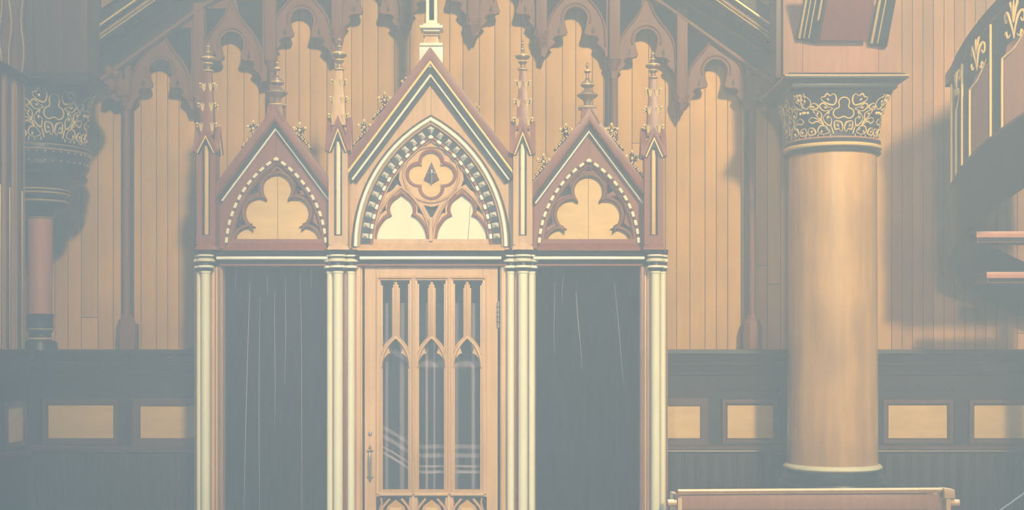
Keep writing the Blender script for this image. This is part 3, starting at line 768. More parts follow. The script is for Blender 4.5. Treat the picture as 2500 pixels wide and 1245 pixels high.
for px in LC:
    # arched head with cusps
    ou = ptarch(px, 888, 40, 72, n=12)
    A_ = ptarch(px, 888, 33, 54, n=12)
    lead = [(-33, 895), (-31, 884), (-27, 873), (-20, 865), (-12.5, 862), (-15.5, 855), (-17, 847), (-15, 839), (-10, 832), (-5, 828), (0, 824)]
    hole = [(px + a, q) for a, q in lead] + [(px - a, q) for a, q in lead[::-1][1:]]
    out_ = [(px - 40, 893)] + ou[1:-1] + [(px + 40, 893)]
    shape = W(out_ + hole[::-1])
    hs = []
    m_ = MB(); m_.prism(shape, 0.040, 0.062, 'oak')
    ring(m_, W(ptarch(px, 897, 36, 74))[::-1], 9 * U, 0.022, 0.045, 'oak', closed=False)
    for s_ in (-1, 1):
        m_.prism(W([(px + s_ * 24, 862), (px + s_ * 23, 851), (px + s_ * 30, 868)]), 0.0385, 0.041, 'dark')
    m_.build('arch_head', door)
    # sloping bottom sill of each light
    m_ = MB(); hw0, hw1 = 42, 30
    m_.add([(X(px - hw0), 0.0, Z(1210)), (X(px + hw0), 0.0, Z(1210)), (X(px + hw0 - 3), 0.0, Z(1205)), (X(px - hw0 + 3), 0.0, Z(1205)), (X(px - hw1), 0.05, Z(1196)), (X(px + hw1), 0.05, Z(1196)),
            (X(px - hw0), 0.06, Z(1210)), (X(px + hw0), 0.06, Z(1210)), (X(px - hw1), 0.06, Z(1196)), (X(px + hw1), 0.06, Z(1196))],
           [(0, 1, 2, 3), (3, 2, 5, 4), (4, 5, 9, 8), (6, 8, 9, 7), (0, 6, 7, 1), (0, 3, 4, 8, 6), (1, 7, 9, 5, 2)], 'oak')
    m_.build('light_sill', door, bevel=0.0015)
    # blind tracery in the lower panel
    m_ = MB()
    for k in (-1, 1):
        ring(m_, W(arc(px + k * 46, 1290, 78, 270 + k * (-74), 270 + k * (-8), 10) if False else [(px + k * 42, 1290), (px + k * 40, 1262), (px + k * 30, 1238), (px + k * 14, 1219)]), 7 * U, 0.028, 0.055, 'oak', closed=False)
        ring(m_, W([(px + k * 36, 1216), (px + k * 34, 1230), (px + k * 40, 1250)]), 5 * U, 0.034, 0.055, 'oak', closed=False)
    m_.prism(W([(px - 30, 1370), (px - 30, 1262), (px - 20, 1238), (px, 1222), (px + 20, 1238), (px + 30, 1262), (px + 30, 1370)]), 0.058, 0.062, 'boards')
    m_.prism(W([(px - 14, 1370), (px - 14, 1241), (px + 14, 1241), (px + 14, 1370)]), 0.054, 0.06, 'maple')
    m_.build('blind_arch', door)
b = MB(); b.box(X(917), X(1188), 0.062, 0.072, Z(1375), Z(1214), 'black'); b.build('lower_panel', door)
for px in (1008.5, 1096.5):
    b = MB(); b.box(X(px - 4), X(px + 4), 0.022, 0.065, Z(1375), Z(1212), 'oak'); b.box(X(px - 10), X(px + 10), 0.036, 0.065, Z(1375), Z(1214), 'oak'); b.build('mullion', door, bevel=0.0015)
b = MB(); b.box(X(925), X(1180), 0.0635, 0.0665, Z(1200), Z(680), 'glass'); b.build('glass_pane', door)
b = MB(); b.tube([(X(1216.5), 0.018, Z(796)), (X(1216.5), 0.018, Z(740))], 0.010, 'steel', n=10); b.ball((X(1216.5), 0.018, Z(738)), 0.009, 'steel'); b.ball((X(1216.5), 0.018, Z(798)), 0.009, 'steel')
for q in (750, 762, 774, 786): b.lathe(X(1216.5), 0.018, [(0.0112, Z(q + 1)), (0.0112, Z(q - 1))], 'black', n=10)
b.build('hinge', door)
b = MB()  # pull handle
b.lathe(X(903), -0.004, [(0.004, Z(1170)), (0.008, Z(1160)), (0.0105, Z(1140)), (0.0115, Z(1125)), (0.010, Z(1112)), (0.005, Z(1104))], 'steel', n=14)
for q, s_ in ((1100, -1), (1164, 1)):
    b.ball((X(903), 0.012, Z(q)), 0.011, 'bronze', sy=1.2)
    for k in (-1, 1): b.ball((X(903 + k * 5), 0.014, Z(q)), 0.0085, 'steel', sy=.8)
    b.ball((X(903), 0.016, Z(q + s_ * 8)), 0.009, 'bronze', sy=.6, sz=1.3); b.tube([(X(903), 0.018, Z(q + s_ * 8)), (X(903), 0.02, Z(q + s_ * 15))], [0.006, 0.001], 'bronze')
b.build('handle', door)
b = MB(); b.tube([(X(903), 0.03, Z(1058)), (X(903), 0.018, Z(1058))], 0.012, 'steel', n=16); b.ball((X(903), 0.016, Z(1059)), 0.0125, 'steel', sy=.7); b.build('lock_knob', door)

# --- curtains
def curtain(name, label, c, half, top, bottom, y0, m, amp, folds, glints, seed, loc):
    rng = random.Random(seed); b = MB(); nu, nv = 120, 24; ph = [rng.uniform(0, 6.28) for _ in range(6)]
    vs = []; uv = []
    def yy(u, v):
        spread = 0.35 + 0.65 * v
        return y0 + amp * spread * (0.6 * math.sin(folds * 2 * PI * u + ph[0] + 0.9 * math.sin(2.1 * v + ph[1])) + 0.3 * math.sin(folds * 3.3 * PI * u + ph[2] + v * 1.3) + 0.12 * math.sin(folds * 7.7 * u + ph[3]))
    for j in range(nv + 1):
        for i in range(nu + 1):
            u = i / nu; v = j / nv; vs.append((X(c - half) + (X(c + half) - X(c - half)) * u, yy(u, v), top + (bottom - top) * v)); uv.append((u, 1 - v - 0.09 * max(0, .34 - u) / .34))
    fs = [(j * (nu + 1) + i, j * (nu + 1) + i + 1, (j + 1) * (nu + 1) + i + 1, (j + 1) * (nu + 1) + i) for j in range(nv) for i in range(nu)]
    # thickness: a back sheet 4 mm behind
    n0 = len(vs); vs2 = [(a, q + 0.004, z_) for a, q, z_ in vs]
    rim = [(i, i + 1, n0 + i + 1, n0 + i) for i in range(nu)]
    b.add(vs + vs2, fs + [tuple(k + n0 for k in f[::-1]) for f in fs] + rim, m)
    root = empty(name, loc, label, 'curtain')
    o = b.build('cloth', root)
    me = o.data; ul = me.uv_layers.new(name='UVMap')
    for lp in me.loops:
        k = lp.vertex_index % n0; ul.data[lp.index].uv = uv[k]
    if glints:  # pale tubes stand in for highlights along the fold crests
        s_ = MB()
        for u0, u1, v0, v1, r in glints:
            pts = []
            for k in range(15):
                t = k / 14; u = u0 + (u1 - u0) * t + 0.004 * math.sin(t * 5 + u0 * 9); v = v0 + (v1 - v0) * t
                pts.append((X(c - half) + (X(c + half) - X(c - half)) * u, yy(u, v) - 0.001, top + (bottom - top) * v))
            s_.tube(pts, [0.0004 + r * math.sin(PI * min(1, (k + 2) / 16)) for k in range(15)], 'fold_glint', n=5)
        e_ = s_.build('fold_glint_lines', root); e_['label'] = 'pale lines painted as highlights on the folds'
    # rod
    r_ = MB(); r_.tube([(X(c - half), y0 + 0.03, top - 0.012), (X(c + half), y0 + 0.03, top - 0.012)], 0.010, 'dark', n=10); r_.build('rod', root)
    return root
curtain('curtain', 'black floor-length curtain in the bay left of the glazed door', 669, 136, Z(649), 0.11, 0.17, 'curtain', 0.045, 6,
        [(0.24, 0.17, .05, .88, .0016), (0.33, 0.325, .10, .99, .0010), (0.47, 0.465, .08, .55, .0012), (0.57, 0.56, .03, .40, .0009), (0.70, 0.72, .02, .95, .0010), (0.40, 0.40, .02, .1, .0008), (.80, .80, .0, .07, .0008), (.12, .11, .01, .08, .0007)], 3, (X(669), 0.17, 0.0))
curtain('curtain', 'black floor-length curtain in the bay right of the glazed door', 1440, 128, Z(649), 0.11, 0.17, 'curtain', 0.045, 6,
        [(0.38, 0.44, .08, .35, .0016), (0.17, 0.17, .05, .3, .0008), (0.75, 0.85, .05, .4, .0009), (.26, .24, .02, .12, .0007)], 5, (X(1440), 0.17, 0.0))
curtain('curtain', 'thin plaid curtain behind the door glass', 1052, 134, Z(738), 0.16, 0.15, 'plaid', 0.03, 5, None, 9, (X(1052), 0.15, 0.0))

# ------------------------------------------------------------------ pointed arcade on the back wall
YA = 0.86
arcade = empty('arcade', (X(1070, YA), 0.9, Z(850, 0.9)), 'brown carved wall arcade of stepped pointed arches with pendants above the confessional', 'arcade')
def AX(px): return X(px, YA)
def AZ(py): return Z(py, YA)
bays = [(392, 172, 88), (566, 105, 86), (737, 48, 85), (906, -8, 84), (1072, -40, 82), (1240, -8, 84), (1406, 44, 85), (1578, 98, 86), (1748, 172, 86)]
for c, y0, hw in bays:
    half = [(-hw, 92), (-74, 96), (-70, 84), (-66, 74), (-56, 66), (-50, 58), (-56, 52), (-52, 46), (-42, 42), (-32, 43), (-22, 40), (-20, 33), (-24, 22)] + [(28 * math.cos(a), 28 * math.sin(a)) for a in [math.radians(t) for t in (165, 185, 205, 225, 245, 270)]]
    op = [(c + a, y0 + q) for a, q in half] + [(c - a, y0 + q) for a, q in half[::-1][1:]]
    inc = 1 if c < 1050 else (-1 if c > 1090 else 0)
    top = -25
    outer = op + [(c + hw, y0 - 112 - inc * 20), (c - hw, y0 - 112 + inc * 20)]
    # ogee spandrel openings (a black board stands in for the shade behind them)
    hl = []
    for s_ in (-1, 1):
        hl.append([(AX(c + s_ * a), AZ(y0 + q)) for a, q in ((12, -84 if s_ == -inc else -104), (74, -84 if s_ == -inc else -104), (74, 20), (66, -5), (52, -28), (36, -46), (22, -66), (13, -80))])
    b = MB(); b.mesh(plate([(AX(a), AZ(q)) for a, q in outer], hl, YA, YA + 0.045, 0.004), 'arcade_wood'); o = b.build('tracery_bay', arcade)
    b = MB()
    for s_ in (-1, 1):
        g_ = [(AX(c + s_ * a), AZ(y0 + q)) for a, q in ((2, -110), (9, -88), (18, -66), (32, -44), (48, -26), (62, -4), (70, 22), (72, 70))]
        ring(b, g_, 6 * U, YA - 0.016, YA + 0.01, 'arcade_wood', closed=False)
        g_ = [(AX(c + s_ * a), AZ(y0 + q)) for a, q in ((38, 30), (42, 20), (46, 34), (40, 38))]
        b.prism(g_, YA - 0.006, YA + 0.01, 'dark')
    ring(b, [(AX(c + 36 * math.cos(math.radians(t))), AZ(y0 + 36 * math.sin(math.radians(t)))) for t in range(-200, 21, 20)], 5 * U, YA - 0.012, YA + 0.01, 'arcade_wood', closed=False)
    b.build('ogee_rib', o)
    b = MB(); b.prism([(AX(a), AZ(q)) for a, q in ((c - hw + 4, y0 + 24), (c - hw + 4, y0 - 110 + inc * 20), (c + hw - 4, y0 - 110 - inc * 20), (c + hw - 4, y0 + 24), (c + 60, y0 - 6), (c + 40, y0 - 34), (c, y0 - 46), (c - 40, y0 - 34), (c - 60, y0 - 6))], YA + 0.046, YA + 0.06, 'spandrel_shade')
    b.build('backing_board', o)  # black board standing in for the shade behind the spandrels
# posts with pendants or long shafts between the bays
def post(px, p0, p1, shaft):
    b = MB(); b.box(AX(px - 13), AX(px + 13), YA - 0.045, YA + 0.05, AZ(p1), AZ(p0), 'arcade_wood'); 
    o = b.build('post', arcade, bevel=0.004)
    b = MB()
    if shaft:
        b.lathe(AX(px), YA + 0.02, [(0.028, AZ(p1 + 24)), (0.034, AZ(p1 + 16)), (0.05, AZ(p1 + 6)), (0.058, AZ(p1 + 2)), (0.058, AZ(p1 - 4))], 'arcade_wood', n=8, rot=PI / 8)
        b.build('bracket', o, bevel=0.002)
        b = MB()
        b.lathe(AX(px), YA + 0.03, [(0.034, AZ(792)), (0.026, AZ(770)), (0.024, AZ(p1 + 22))], 'arcade_wood', n=16)
        b.box(AX(px - 14), AX(px + 10), YA + 0.05, 0.985, AZ(845), AZ(p1 + 20), 'dark')
        b.build('shaft', o)
        b = MB()
        b.lathe(AX(px), YA + 0.03, [(0.075, Z(853, YA)), (0.075, AZ(800)), (0.060, AZ(782)), (0.040, AZ(776)), (0.036, AZ(768))], 'arcade_wood', n=8, rot=PI / 8)
        b.box(AX(px - 22), AX(px + 22), YA + 0.06, 0.985, Z(853, YA), AZ(790), 'dark')
        b.build('shaft_base', o, bevel=0.003)
    else:
        b.lathe(AX(px), YA + 0.01, [(0.006, AZ(p1 + 46)), (0.022, AZ(p1 + 34)), (0.045, AZ(p1 + 22)), (0.05, AZ(p1 + 12)), (0.060, AZ(p1 + 4)), (0.060, AZ(p1 - 5)), (0.045, AZ(p1 - 8))], 'arcade_wood', n=8, rot=PI / 8)
        for k in (-1, 1): b.ball((AX(px + k * 7), YA - 0.03, AZ(p1 + 14)), 0.016, 'arcade_wood', n=8, k=6)
        b.build('pendant', o, bevel=0.002)
post(306, 196, 236, True); post(488, 10, 240, False); post(662, -60, 150, True); post(824, -80, 78, False); post(990, -90, 48, False)
post(1156, -90, 48, False); post(1322, -80, 78, False); post(1500, -60, 148, True); post(1664, 20, 236, False); post(1838, 190, 232, True)
# raking boards that close the stepped bays at the top
for s_ in (-1, 1):
    b = MB()
    c_ = 1062
    P_ = [(c_ + s_ * 820, 205), (c_ + s_ * 565, 22), (c_ + s_ * 400, -70), (c_ + s_ * 400, -20 - 30), (c_ + s_ * 400, -130), (c_ + s_ * 575, -40), (c_ + s_ * 845, 130), (c_ + s_ * 845, 215)]
    b.prism([(AX(a), AZ(q)) for a, q in P_], YA - 0.03, YA + 0.05, 'dark')
    ring(b, [(AX(a), AZ(q)) for a, q in ((c_ + s_ * 812, 196), (c_ + s_ * 560, 14), (c_ + s_ * 402, -74))], 16 * U, YA - 0.05, YA, 'arcade_wood', closed=False)
    ring(b, [(AX(a), AZ(q)) for a, q in ((c_ + s_ * 835, 150), (c_ + s_ * 570, -16), (c_ + s_ * 402, -110))], 8 * U, YA - 0.05, YA, 'arcade_wood', closed=False)
    b.build('raking_rib', arcade)
# filling scroll blocks next to the outer shafts
for s_ in (-1, 1):
    b = MB(); c_ = 1072
    for i, (a, q, r) in enumerate(((800, 210, 20), (790, 180, 14), (806, 172, 12), (812, 232, 12), (778, 226, 12))):
        b.ball((AX(c_ + s_ * a), YA - 0.02, AZ(q)), r * U, 'arcade_wood', sy=.8)
    b.prism([(AX(c_ + s_ * a), AZ(q)) for a, q in ((778, 160), (838, 180), (838, 210), (806, 236), (784, 250), (768, 235))], YA - 0.01, YA + 0.05, 'arcade_wood')
    b.build('scroll_block', arcade)

# ------------------------------------------------------------------ raking gallery fronts, upper corners
def raking(sgn, label, ax):
    YR = 0.55
    x_ = lambda px: X(px, YR); z_ = lambda py: Z(py, YR)
    o = empty('raking_panel', (x_(ax), YR, z_(60)), label, 'panel')
    e0, e1 = ax, ax + sgn * 420         # outer end at ax, rises toward the middle
    f = lambda px, yv: yv - abs(px - ax) * 0.70
    b = MB(); b.prism([(x_(e0), z_(120)), (x_(e0), z_(-60)), (x_(e1), z_(f(e1, -60))), (x_(e1), z_(f(e1, 120)))], YR + 0.02, YR + 0.07, 'dark')
    bo = b.build('board', o)
    b = MB(); b.prism([(x_(e0 + sgn * 30), z_(20)), (x_(e0 + sgn * 30), z_(-160)), (x_(e1), z_(-160)), (x_(e1), z_(f(e1, 38)))], YR + 0.012, YR + 0.021, 'boards_red'); b.build('field', o)
    for yv, w_, mt, yy in ((84, 9, 'gold', -0.03), (94, 8, 'black', -0.035), (101, 7, 'walnut', -0.02), (106, 4, 'gold', -0.025), (115, 5, 'gold', -0.012), (120, 6, 'black', -0.02)):
        b = MB(); ring(b, [(x_(e0), z_(yv)), (x_(e1), z_(f(e1, yv)))], w_ * U, YR + yy, YR + 0.03, mt, closed=False)
        q = b.build('moulding', o)
        if mt == 'gold': q['label'] = 'gilt moulding'
    b = MB(); ring(b, [(x_(e0 + sgn * 11), z_(40)), (x_(e0 + sgn * 11), z_(-160))], 8 * U, YR - 0.01, YR + 0.03, 'gold', closed=False); q = b.build('moulding', o); q['label'] = 'gilt moulding'
    b = MB(); ring(b, [(x_(e0 + sgn * 2), z_(90)), (x_(e0 + sgn * 2), z_(-160))], 9 * U, YR - 0.02, YR + 0.03, 'black', closed=False); b.build('stile', o)
raking(1, 'dark sloping panel with gilt mouldings at the upper left', 216)
raking(-1, 'dark sloping panel with gilt mouldings at the upper right, left of the big column', 1912)

# ------------------------------------------------------------------ columns
def bell_r(th, t, r0, fl, cf):
    """th from a face centre, t 0 at the neck to 1 at the top"""
    k = abs(math.sin(2 * th)) ** 3
    return r0 * (1 + fl * t ** 1.8 + cf * k * t ** 2.2)
def capital(root, part_parent, cxw, cyw, r0, z0, z1, fl, cf, rot, scale):
    """carved capital: dark bell with gilt edged leaves"""
    nu, nv = 96, 14; b = MB(); vs = []; fs = []
    for j in range(nv + 1):
        t = j / nv
        for i in range(nu):
            a = 2 * PI * i / nu; r = bell_r(a - rot, t, r0, fl, cf); vs.append((cxw + r * math.cos(a), cyw + r * math.sin(a), z0 + (z1 - z0) * t))
    for j in range(nv):
        for i in range(nu): fs.append((j * nu + i, j * nu + (i + 1) % nu, (j + 1) * nu + (i + 1) % nu, (j + 1) * nu + i))
    fs.append(tuple(range(nu))[::-1]); fs.append(tuple(range(nv * nu, nv * nu + nu)))
    b.add(vs, fs, 'black'); cap = b.build('capital', part_parent)
    Hc = 790.0
    def mp(face, off, yy, lift=0.004):
        th = face * PI / 2 + rot + (off / 600.0) * (PI / 4)
        t = max(0, min(1, (960 - yy) / Hc)); r = bell_r((off / 600.0) * (PI / 4), t, r0, fl, cf) + lift
        return Vector((cxw + r * math.cos(th), cyw + r * math.sin(th), z0 + (z1 - z0) * t))
    cx_ = 985
    def smooth_loop(P, n=4, closed=True):
        out_ = []; m_ = len(P)
        for i in range(m_ if closed else m_ - 1):
            p0, p1, p2, p3 = (P[(i - 1) % m_] if closed or i > 0 else P[i]), P[i], P[(i + 1) % m_], (P[(i + 2) % m_] if closed or i + 2 < m_ else P[(i + 1) % m_])
            for k in range(n):
                t = k / n
                out_.append(tuple(0.5 * ((2 * p1[d_]) + (-p0[d_] + p2[d_]) * t + (2 * p0[d_] - 5 * p1[d_] + 4 * p2[d_] - p3[d_]) * t * t + (-p0[d_] + 3 * p1[d_] - 3 * p2[d_] + p3[d_]) * t ** 3) for d_ in (0, 1)))
        if not closed: out_.append(P[-1])
        return out_
    leaves = [
        ([(1150, 420), (1110, 350), (1120, 265), (1160, 240), (1195, 275), (1240, 238), (1270, 285), (1318, 300), (1305, 350), (1240, 400)], (1225, 335, 60)),
        ([(1160, 480), (1230, 450), (1300, 390), (1350, 440), (1300, 512), (1220, 510)], (1262, 465, 20)),
        ([(1215, 530), (1232, 600), (1180, 650), (1190, 750), (1230, 755), (1290, 690), (1303, 620), (1255, 560)], (1237, 630, 80)),
        ([(1130, 690), (1040, 700), (1010, 745), (1000, 820), (1030, 862), (1062, 815), (1120, 825)], (1080, 765, 50)),
        ([(1535, 470), (1462, 400), (1475, 310), (1545, 272), (1590, 350), (1570, 450)], (1525, 355, 100)),
        ([(1470, 480), (1385, 470), (1375, 420), (1425, 385), (1462, 420)], (1437, 447, 20)),
        ([(1300, 740), (1400, 680), (1480, 705), (1535, 660), (1490, 612), (1400, 640), (1350, 670), (1330, 560), (1400, 500), (1440, 520)], (1385, 560, 120)),
        ([(1210, 870), (1235, 810), (1290, 760), (1370, 770), (1400, 850), (1320, 900)], (1335, 860, 90)),
        ([(1440, 880), (1470, 800), (1540, 780), (1570, 840), (1545, 900)], (1500, 850, 90)),
        ([(1560, 250), (1610, 275), (1660, 240), (1640, 330), (1600, 400)], (1610, 330, 70)),
    ]
    for face in range(4):
        fa = math.degrees(face * PI / 2 + rot) % 360
        if 60 < fa < 120: continue          # the side against the wall carries no carving
        if 130 <= fa <= 230 and False: continue
        # trefoil in the face centre
        tre = []
        for k, (ox, oy, s0, s1) in enumerate(((985, 378, 150, 390), (1068, 555, 270, 495), (902, 555, 45, 270))):
            tre += [(ox + 84 * math.cos(math.radians(q)) - cx_, oy + 84 * math.sin(math.radians(q))) for q in range(s0, s1 + 1, 15)]
        L_ = MB(); L_.tube([mp(face, a, q, 0.006) for a, q in tre], 0.0045 * scale, 'gold', n=6, closed=True)
        L_.build('trefoil', cap)
        for loop, (dx, dy_, ang) in leaves:
            for s_ in (-1, 1):
                lb = MB()
                sl = smooth_loop([((a - cx_) * s_, q) for a, q in loop])
                cen = (sum(p[0] for p in sl) / len(sl), sum(p[1] for p in sl) / len(sl))
                n_ = len(sl)
                edge = [mp(face, a, q, 0.010 * scale) for a, q in sl]; foot = [mp(face, a, q, -0.004) for a, q in sl]
                mid = [mp(face, cen[0] + (a - cen[0]) * .5, cen[1] + (q - cen[1]) * .5, 0.016 * scale) for a, q in sl]
                V = foot + edge + mid + [mp(face, cen[0], cen[1], 0.010 * scale)]
                fs2 = [(i, (i + 1) % n_, n_ + (i + 1) % n_, n_ + i) for i in range(n_)] + [(n_ + i, n_ + (i + 1) % n_, 2 * n_ + (i + 1) % n_, 2 * n_ + i) for i in range(n_)] + [(2 * n_ + i, 2 * n_ + (i + 1) % n_, 3 * n_) for i in range(n_)]
                lb.add(V, fs2, 'black')
                rad = [0.0036 * scale * (1.15 + 0.5 * math.sin(i * 0.37 + loop[0][0])) for i in range(n_)]
                lb.tube([e_ + Vector((0, -0.001, 0.0)) for e_ in edge], rad, 'gold', n=6, closed=True)
                ox, oy = (dx - cx_) * s_, dy_
                aa = math.radians(ang); l_ = 26
                p0 = mp(face, ox - s_ * l_ * math.cos(aa), oy + l_ * math.sin(aa), 0.014 * scale); p1 = mp(face, ox, oy, 0.017 * scale); p2 = mp(face, ox + s_ * l_ * math.cos(aa), oy - l_ * math.sin(aa), 0.016 * scale)
                lb.tube([p0, p1, p2], [0.0015, 0.0078 * scale, 0.0030 * scale], 'gold', n=7)
                lb.build('leaf', cap)
        st = MB()
        for s_ in (-1, 1):
            for P_ in ([(205, 760), (185, 820), (160, 900)], [(205, 890), (215, 950)], [(320, 905), (322, 955)], [(410, 890), (418, 955)], [(560, 880), (560, 950)]):
                st.tube([mp(face, s_ * a, q, 0.006) for a, q in P_], [0.002, 0.0045 * scale, 0.0045 * scale][:len(P_)], 'gold', n=6)
            for a, q in ((540, 535), (612, 530)): st.ball(mp(face, s_ * a, q, 0.016 * scale), 0.0105 * scale, 'gold')
        st.build('stem', cap)
    return cap

# big column, right
YC = 0.30; XC = X(2032, YC); R0 = 107 / F * (DC + YC)
col = empty('column', (XC, YC, 0), 'big round maple column with carved gilt-edged capital behind the bench back', 'column')
zc = lambda py: Z(py, YC)
b = MB(); b.lathe(XC, YC, [(R0 * 1.01, zc(1140)), (R0, zc(760)), (R0 * 0.985, zc(372))], 'colwood', n=72); b.build('shaft', col)
b = MB(); k = 1 / F * (DC + YC)
b.lathe(XC, YC, [(112 * k, zc(383)), (115 * k, zc(381)), (115 * k, zc(378)), (111 * k, zc(375)), (110 * k, zc(372)), (113 * k, zc(369)), (116 * k, zc(364)), (114 * k, zc(358)), (110 * k, zc(354)), (108 * k, zc(350))], 'dark', n=72)
b.lathe(XC, YC, [(112 * k, zc(373)), (116.5 * k, zc(370)), (117.5 * k, zc(366)), (116 * k, zc(363)), (112 * k, zc(361))], 'gold', n=72)
b.lathe(XC, YC, [(110 * k, zc(356)), (115 * k, zc(353)), (114 * k, zc(350)), (108 * k, zc(348))], 'boards_red', n=72)
b.build('necking', col)
capital(col, col, XC, YC, 106 * k, zc(352), Z(222, 0.0), 0.12, 0.36, -PI / 2, 1.0)
# abacus
YF = YC - 0.33
b = MB(); ha = 149 * U
def slab(b, hw, p0, p1, mt, hw2=None):
    h1 = hw2 or hw
    b.add([(XC - hw, YC - hw, Z(p1, YF)), (XC + hw, YC - hw, Z(p1, YF)), (XC + hw, YC + hw, Z(p1, YF)), (XC - hw, YC + hw, Z(p1, YF)),
           (XC - h1, YC - h1, Z(p0, YF)), (XC + h1, YC - h1, Z(p0, YF)), (XC + h1, YC + h1, Z(p0, YF)), (XC - h1, YC + h1, Z(p0, YF))],
          [(3, 2, 1, 0), (4, 5, 6, 7), (0, 1, 5, 4), (1, 2, 6, 5), (2, 3, 7, 6), (3, 0, 4, 7)], mt)
slab(b, 0.355, 202, 216, 'black'); slab(b, 0.37, 196, 203, 'dark', 0.40); slab(b, 0.412, 192, 196, 'black'); slab(b, 0.412, 181, 188, 'dark', 0.38)
b.build('abacus', col, bevel=0.002)
b = MB(); slab(b, 0.416, 188, 191.5, 'oak'); q = b.build('abacus_fillet', col, bevel=0.002); q['label'] = 'thin pale line along the abacus'
b = MB()
P_ = [(117, 1133), (118, 1137), (117, 1141), (112, 1144)]
b.lathe(XC, YC, [(106 * k, zc(1146)), (113 * k, zc(1144)), (118 * k, zc(1140)), (118 * k, zc(1136)), (114 * k, zc(1132)), (106 * k, zc(1130))], 'cream', n=72)
b.build('base_ring', col)
b = MB()
b.lathe(XC, YC, [(160 * k, 0.0), (160 * k, zc(1300)), (150 * k, zc(1290)), (140 * k, zc(1270)), (138 * k, zc(1200)), (134 * k, zc(1190)), (128 * k, zc(1186)), (132 * k, zc(1180)), (130 * k, zc(1174)), (122 * k, zc(1170)), (124 * k, zc(1164)), (121 * k, zc(1160)), (116 * k, zc(1155)), (115 * k, zc(1146)), (106 * k, zc(1142))], 'black', n=72)
b.build('base', col)

# block and boards above the big capital
YB = 0.18
blk = empty('impost_block', (X(2052, YB), YB + 0.2, Z(180, YB)), 'reddish boarded block resting on the big column capital', 'block')
b = MB()
xs = [1912, 1960, 2145, 2188]
for i in range(3):
    b.box(X(xs[i], YB) + 0.001, X(xs[i + 1], YB) - 0.001, YB, YB + 0.29, Z(182, YB), Z(-250, YB), 'boards_red', (0.2, 0.9, 0.1)[i])
b.build('boards', blk, bevel=0.002)
b = MB(); b.box(X(1898, YB), X(1912, YB), YB + 0.04, YB + 0.29, Z(186, YB), Z(-250, YB), 'walnut'); b.build('side_board', blk, bevel=0.002)
# slanting gilt-lined braces and the soffit between them
def brace(p0, p1, wpx, lines, label):
    o = empty('brace', (X(p0[0], 0.1), 0.1, Z(p0[1], 0.1)), label, 'brace', None)
    # leans forward as it rises
    ya, yb = 0.14, -0.22
    def sl(dx0, dx1, da, db, mt, nm, bev=.002):
        t0 = ((p0[0] + dx0), p0[1]); t1 = ((p1[0] + dx0), p1[1])
        b = MB()
        vs = []
        for (px, py), yq in ((t0, ya), (t1, yb)):
            for dxx in (0, dx1 - dx0):
                for dd in (da, db): vs.append((X(px + dxx, yq), yq + dd, Z(py + (dxx * 0.18 if yq == ya else 0), yq)))
        b.add(vs, [(0, 1, 3, 2), (4, 6, 7, 5), (0, 2, 6, 4), (1, 5, 7, 3), (0, 4, 5, 1), (2, 3, 7, 6)], mt)
        return b.build(nm, o, bevel=bev)
    sl(0, wpx, 0.0, 0.036, 'black', 'beam')
    for a, w_ in lines:
        q = sl(a, a + w_, -0.012, 0.01, 'gold', 'gilt_strip', .0015)
brace((1946, 94), (1980, -90), 50, ((2, 5), (14, 3), (26, 3), (40, 5)), 'dark gilt-lined slanting brace above the left side of the big capital')
brace((2122, 106), (2160, -90), 44, ((2, 6), (18, 3)), 'dark gilt-lined slanting brace above the right side of the big capital')
b = MB()
b.add([(X(2001, .12), .12, Z(98, .12)), (X(2116, .12), .12, Z(98, .12)), (X(2152, -.18), -.18, Z(-90, -.18)), (X(2037, -.18), -.18, Z(-90, -.18)),
       (X(2001, .12), .16, Z(98, .12)), (X(2116, .12), .16, Z(98, .12)), (X(2152, -.18), -.14, Z(-90, -.18)), (X(2037, -.18), -.14, Z(-90, -.18))],
      [(0, 1, 2, 3), (7, 6, 5, 4), (0, 4, 5, 1), (1, 5, 6, 2), (2, 6, 7, 3), (3, 7, 4, 0)], 'mahogany')
tag(b.build('soffit_panel', loc=(X(2080, 0), 0.0, Z(60, 0)), bevel=.003), 'brown wooden soffit panel between the two slanting braces', 'panel')

# small corbelled column, left
YL = 0.40; XL = X(98, YL); kl = 1 / F * (DC + YL); zl = lambda py: Z(py, YL)
cl = empty('column', (XL, YL, zl(850)), 'short rose-coloured wall column under a large dark carved capital at the left edge', 'column')
b = MB(); b.lathe(XL, YL, [(29 * kl, zl(772)), (29 * kl, zl(535))], 'pillar_red', n=32); b.build('shaft', cl)
b = MB(); b.lathe(XL, YL, [(44 * kl, zl(855)), (40 * kl, zl(835)), (26 * kl, zl(828)), (28 * kl, zl(822)), (26 * kl, zl(816)), (31 * kl, zl(808)), (33 * kl, zl(800)), (31 * kl, zl(794)), (32 * kl, zl(772)), (34 * kl, zl(768)), (29 * kl, zl(766))], 'black', n=32)
b.build('base', cl)
b = MB()
for q, r in ((803, 33), (826, 29)): b.lathe(XL, YL, [((r - 2) * kl, zl(q + 3)), (r * kl, zl(q)), ((r - 3) * kl, zl(q - 3))], 'gold', n=32)
for q, r in ((378, 122), (367, 120)): b.lathe(XL, YL, [((r - 4) * kl, zl(q + 3)), (r * kl, zl(q)), ((r - 5) * kl, zl(q - 3))], 'gold', n=48)
for q, r in ((466, 72), (475, 70), (494, 68), (532, 31), (426, 95)): b.lathe(XL, YL, [((r - 2) * kl, zl(q + 2)), (r * kl, zl(q)), ((r - 3) * kl, zl(q - 2))], 'gold' if q != 426 else 'walnut', n=48)
b.build('gilt_ring', cl)
